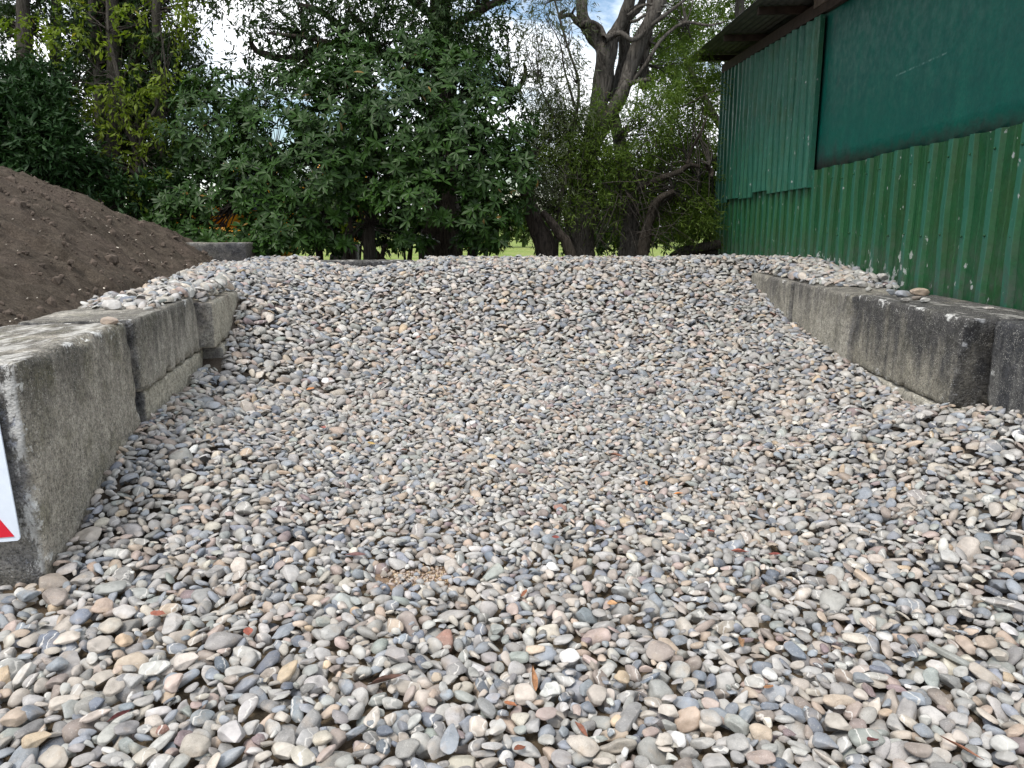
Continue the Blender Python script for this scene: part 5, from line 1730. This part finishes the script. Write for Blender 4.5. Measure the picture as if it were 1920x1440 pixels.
# --- background masses beyond: shrubs right and left, far trees
def bg_bush(label, xb, Y, lobs, n, mat, seed, L_=0.13, wr=0.38, name='shrub', cat='shrub', trunks=True, lo=.35):
    tt = tree_thing(name, label, cat, xb, Y)
    lob = [lobe_px(*q) for q in lobs]
    shift(fine_crown(lob, n, L_, wr, mat, 'crown', tt, seed, 0.1, lo, 1.0, kind='stuff'), tt)
    for q in range(3):
        e = lob[(q * 2) % len(lob)]
        part_tube('trunk', tt, [Vector((tt.location.x + .3 * (q - 1), Y, 0)), Vector((e[0] * .4 + .6 * tt.location.x, Y, e[2] * .5)), Vector((e[0], e[1], e[2]))], [.09, .06, .02], M_BARK_DK, 6, .1, seed + q)
    return tt


bg_bush('deep shaded shrub beside the far corner of the shed', 1310, 18.5, ((1330, 400, 18.4, 60, 45), (1280, 380, 19, 60, 40), (1360, 330, 18.5, 70, 60), (1320, 450, 18.2, 45, 18), (1400, 400, 18.5, 60, 60), (1240, 340, 19.5, 60, 35), (1180, 380, 19.5, 50, 60)), 9000, M_DARKLEAF, 120, .16)
bg_bush('olive bush seen low between the trunks of the gnarled tree', 1190, 21, ((1180, 420, 21, 55, 40), (1120, 400, 21, 50, 60), (1230, 430, 21, 40, 25), (1060, 410, 22, 45, 45)), 7000, M_FINE, 122, .14)
bg_bush('dark bush showing through behind the rhododendron stems', 760, 17.5, ((620, 400, 17.5, 60, 60), (700, 410, 17.5, 70, 45), (780, 400, 17.5, 70, 50), (850, 400, 17.5, 70, 50), (560, 340, 17.8, 60, 60), (700, 300, 17.8, 90, 80), (820, 300, 17.8, 90, 80)), 13000, M_DARKLEAF, 124, .16)
bg_bush('olive shrub far behind the soil heap below the thin trees', 200, 17, ((60, 330, 17, 90, 40), (180, 350, 17, 70, 40), (270, 370, 17, 50, 35), (0, 280, 17, 80, 60)), 8000, M_FINE, 126, .14)
for q, (x, Y, w, h, lab) in enumerate(((330, 62, 150, 28, 'low rounded far tree seen under the left bushes'), (620, 75, 170, 30, 'far hedge-like tree beyond the lawn, behind the stems'), (930, 68, 130, 34, 'far tree beyond the lawn, left of the gnarled trunk'), (1200, 70, 150, 36, 'far tree beyond the lawn, right of the gnarled trunk'), (40, 70, 150, 40, 'far tree beyond the lawn, behind the soil heap'), (1500, 80, 170, 60, 'tall far tree hidden partly by the shed'))):
    bg_bush(lab, x, Y, ((x, 428 - h * .5, Y, w * .5, h), (x - w * .4, 434 - h * .4, Y, w * .35, h * .8), (x + w * .4, 434 - h * .4, Y, w * .35, h * .8)), 3000, M_FAR, 130 + q, .5, .5, 'far_tree', 'tree')

t6_ = tree_thing('feathery_tree', 'bright feathery light green tree filling the gap between gnarled tree and shed roof', 'tree', 1400, 18)
l6 = [lobe_px(*q) for q in ((1290, 60, 18.4, 70, 60), (1380, 40, 18.8, 80, 60), (1460, -20, 19, 100, 70), (1340, 150, 18.6, 70, 60), (1270, 200, 18.2, 60, 50), (1310, 260, 18, 60, 55), (1220, 120, 18.5, 50, 60), (1400, 150, 18.6, 60, 70), (1350, 330, 18, 50, 50), (1230, 290, 18.4, 60, 40), (1190, 340, 18.5, 50, 40), (1300, -90, 18, 120, 70), (1450, -160, 18, 140, 90), (1420, 260, 18, 50, 80), (1130, 330, 18.6, 60, 50))]
shift(fine_crown(l6, 50000, 0.11, 0.24, M_TEA, 'crown', t6_, 143, 0.1, 0.05, 1.1, kind='stuff'), t6_)
part_tube('trunk', t6_, [gnd(1400, 18), at(1390, 350, 18), at(1370, 200, 18), at(1385, 60, 18), at(1390, -100, 18)], [.25, .2, .16, .12, .05], M_BARK_TEA, 9, .2, 201)
for q, pts in enumerate((((1380, 280), (1330, 200), (1290, 120), (1270, 40)), ((1372, 200), (1410, 100), (1450, 0)), ((1385, 320), (1320, 290), (1250, 270)))):
    part_tube('branch', t6_, [at(x, y, 18) for x, y in pts], [.10, .08, .06, .03][:len(pts)], M_BARK_TEA, 7, .2, 205 + q)
# ------------------------------------------------------------------ raised bank behind the back wall that the bushes stand on
bkx, bky = np.linspace(-9, 4.0, 66), np.linspace(11.36, 15.2, 30)
BX, BY = np.meshgrid(bkx, bky)
BZ = 0.86 + 0.05 * fbm(np.stack([BX.ravel(), BY.ravel(), BX.ravel() * 0], 1) * 1.2, 3, 3).reshape(BX.shape) - np.clip(BY - 14.0, 0, 2) * 0.75
P = np.stack([BX.ravel(), BY.ravel(), BZ.ravel()], 1)
n1, n2 = BX.shape
ii = (np.arange(n1 - 1)[:, None] * n2 + np.arange(n2 - 1)[None]).ravel()
obj('bank_ground', mesh_np('bank_ground', P, np.stack([ii, ii + 1, ii + n2 + 1, ii + n2], 1), M_GROUND), kind='structure')

# ------------------------------------------------------------------ yellow digger half hidden behind the bushes
M_YEL = plain('yellow_machine_paint', (0.62, 0.30, 0.015), 0.4, 0.12, 4)
M_BLK = plain('black_rubber', (0.02, 0.02, 0.022), 0.8, 0.3, 10)
M_GLS = plain('dark_cab_glass', (0.03, 0.04, 0.05), 0.15, 0.05, 3, 0.8)
dg = thing('digger', 'yellow digger half hidden behind the bushes above the grey block', 'digger', (-6.75, 20, 0), R(4))
for s in (-0.85, 0.85):
    bm_ = rounded_rect(-1.45, 1.45, 0.0, 0.62, 0.30, s - .22, s + .22)
    bm_obj('track', bm_, M_BLK, dg)
bm_obj('undercarriage', box_bm(-1.1, 1.1, -.62, .62, .30, .66, .03), M_BLK, dg)
body = bm_obj('body', box_bm(-1.6, 1.05, -1.05, 1.05, .75, 1.55, .10), M_YEL, dg, True)
bm_obj('engine_cover', box_bm(-1.6, -0.35, -.95, .95, 1.55, 2.05, .12), M_YEL, dg, True)
for k in range(5):
    bm_obj('louvre', box_bm(-1.35, -.5, -1.065, -1.052, .9 + k * .11, .93 + k * .11), M_BLK, body)
cab = bm_obj('cab', box_bm(-.30, .95, -1.0, .05, 1.555, 3.05, .08), M_YEL, dg, True)
bm_obj('window', box_bm(-.15, .80, -1.02, -1.003, 1.95, 2.85, .02), M_GLS, cab)
bm_obj('window', box_bm(.952, .968, -.85, -.10, 1.75, 2.85, .02), M_GLS, cab)
V, F = tube([(0.8, .35, 1.4), (1.6, .35, 2.7), (2.3, .35, 3.1), (3.0, .35, 2.7)], [.17, .19, .17, .13], 6, 0, 0, .5)
obj('boom', mesh_np('boom', V, F, M_YEL, False), dg)
V, F = tube([(3.0, .35, 2.75), (2.85, .35, 1.9), (2.6, .35, 1.1)], [.14, .12, .10], 6, 0, 0, .5)
obj('arm', mesh_np('arm', V, F, M_YEL, False), dg)
bm_ = bmesh.new()
pr = [(2.75, 1.1), (2.35, 1.15), (2.05, .85), (2.0, .5), (2.2, .25), (2.6, .2), (2.75, .45)]
f = bm_.faces.new([bm_.verts.new((x, 0.0, z)) for x, z in pr])
ex = bmesh.ops.extrude_face_region(bm_, geom=[f])
for v in ex['geom']:
    if isinstance(v, bmesh.types.BMVert):
        v.co.y = .7
bmesh.ops.recalc_face_normals(bm_, faces=bm_.faces)
bm_obj('bucket', bm_, M_BLK, dg)
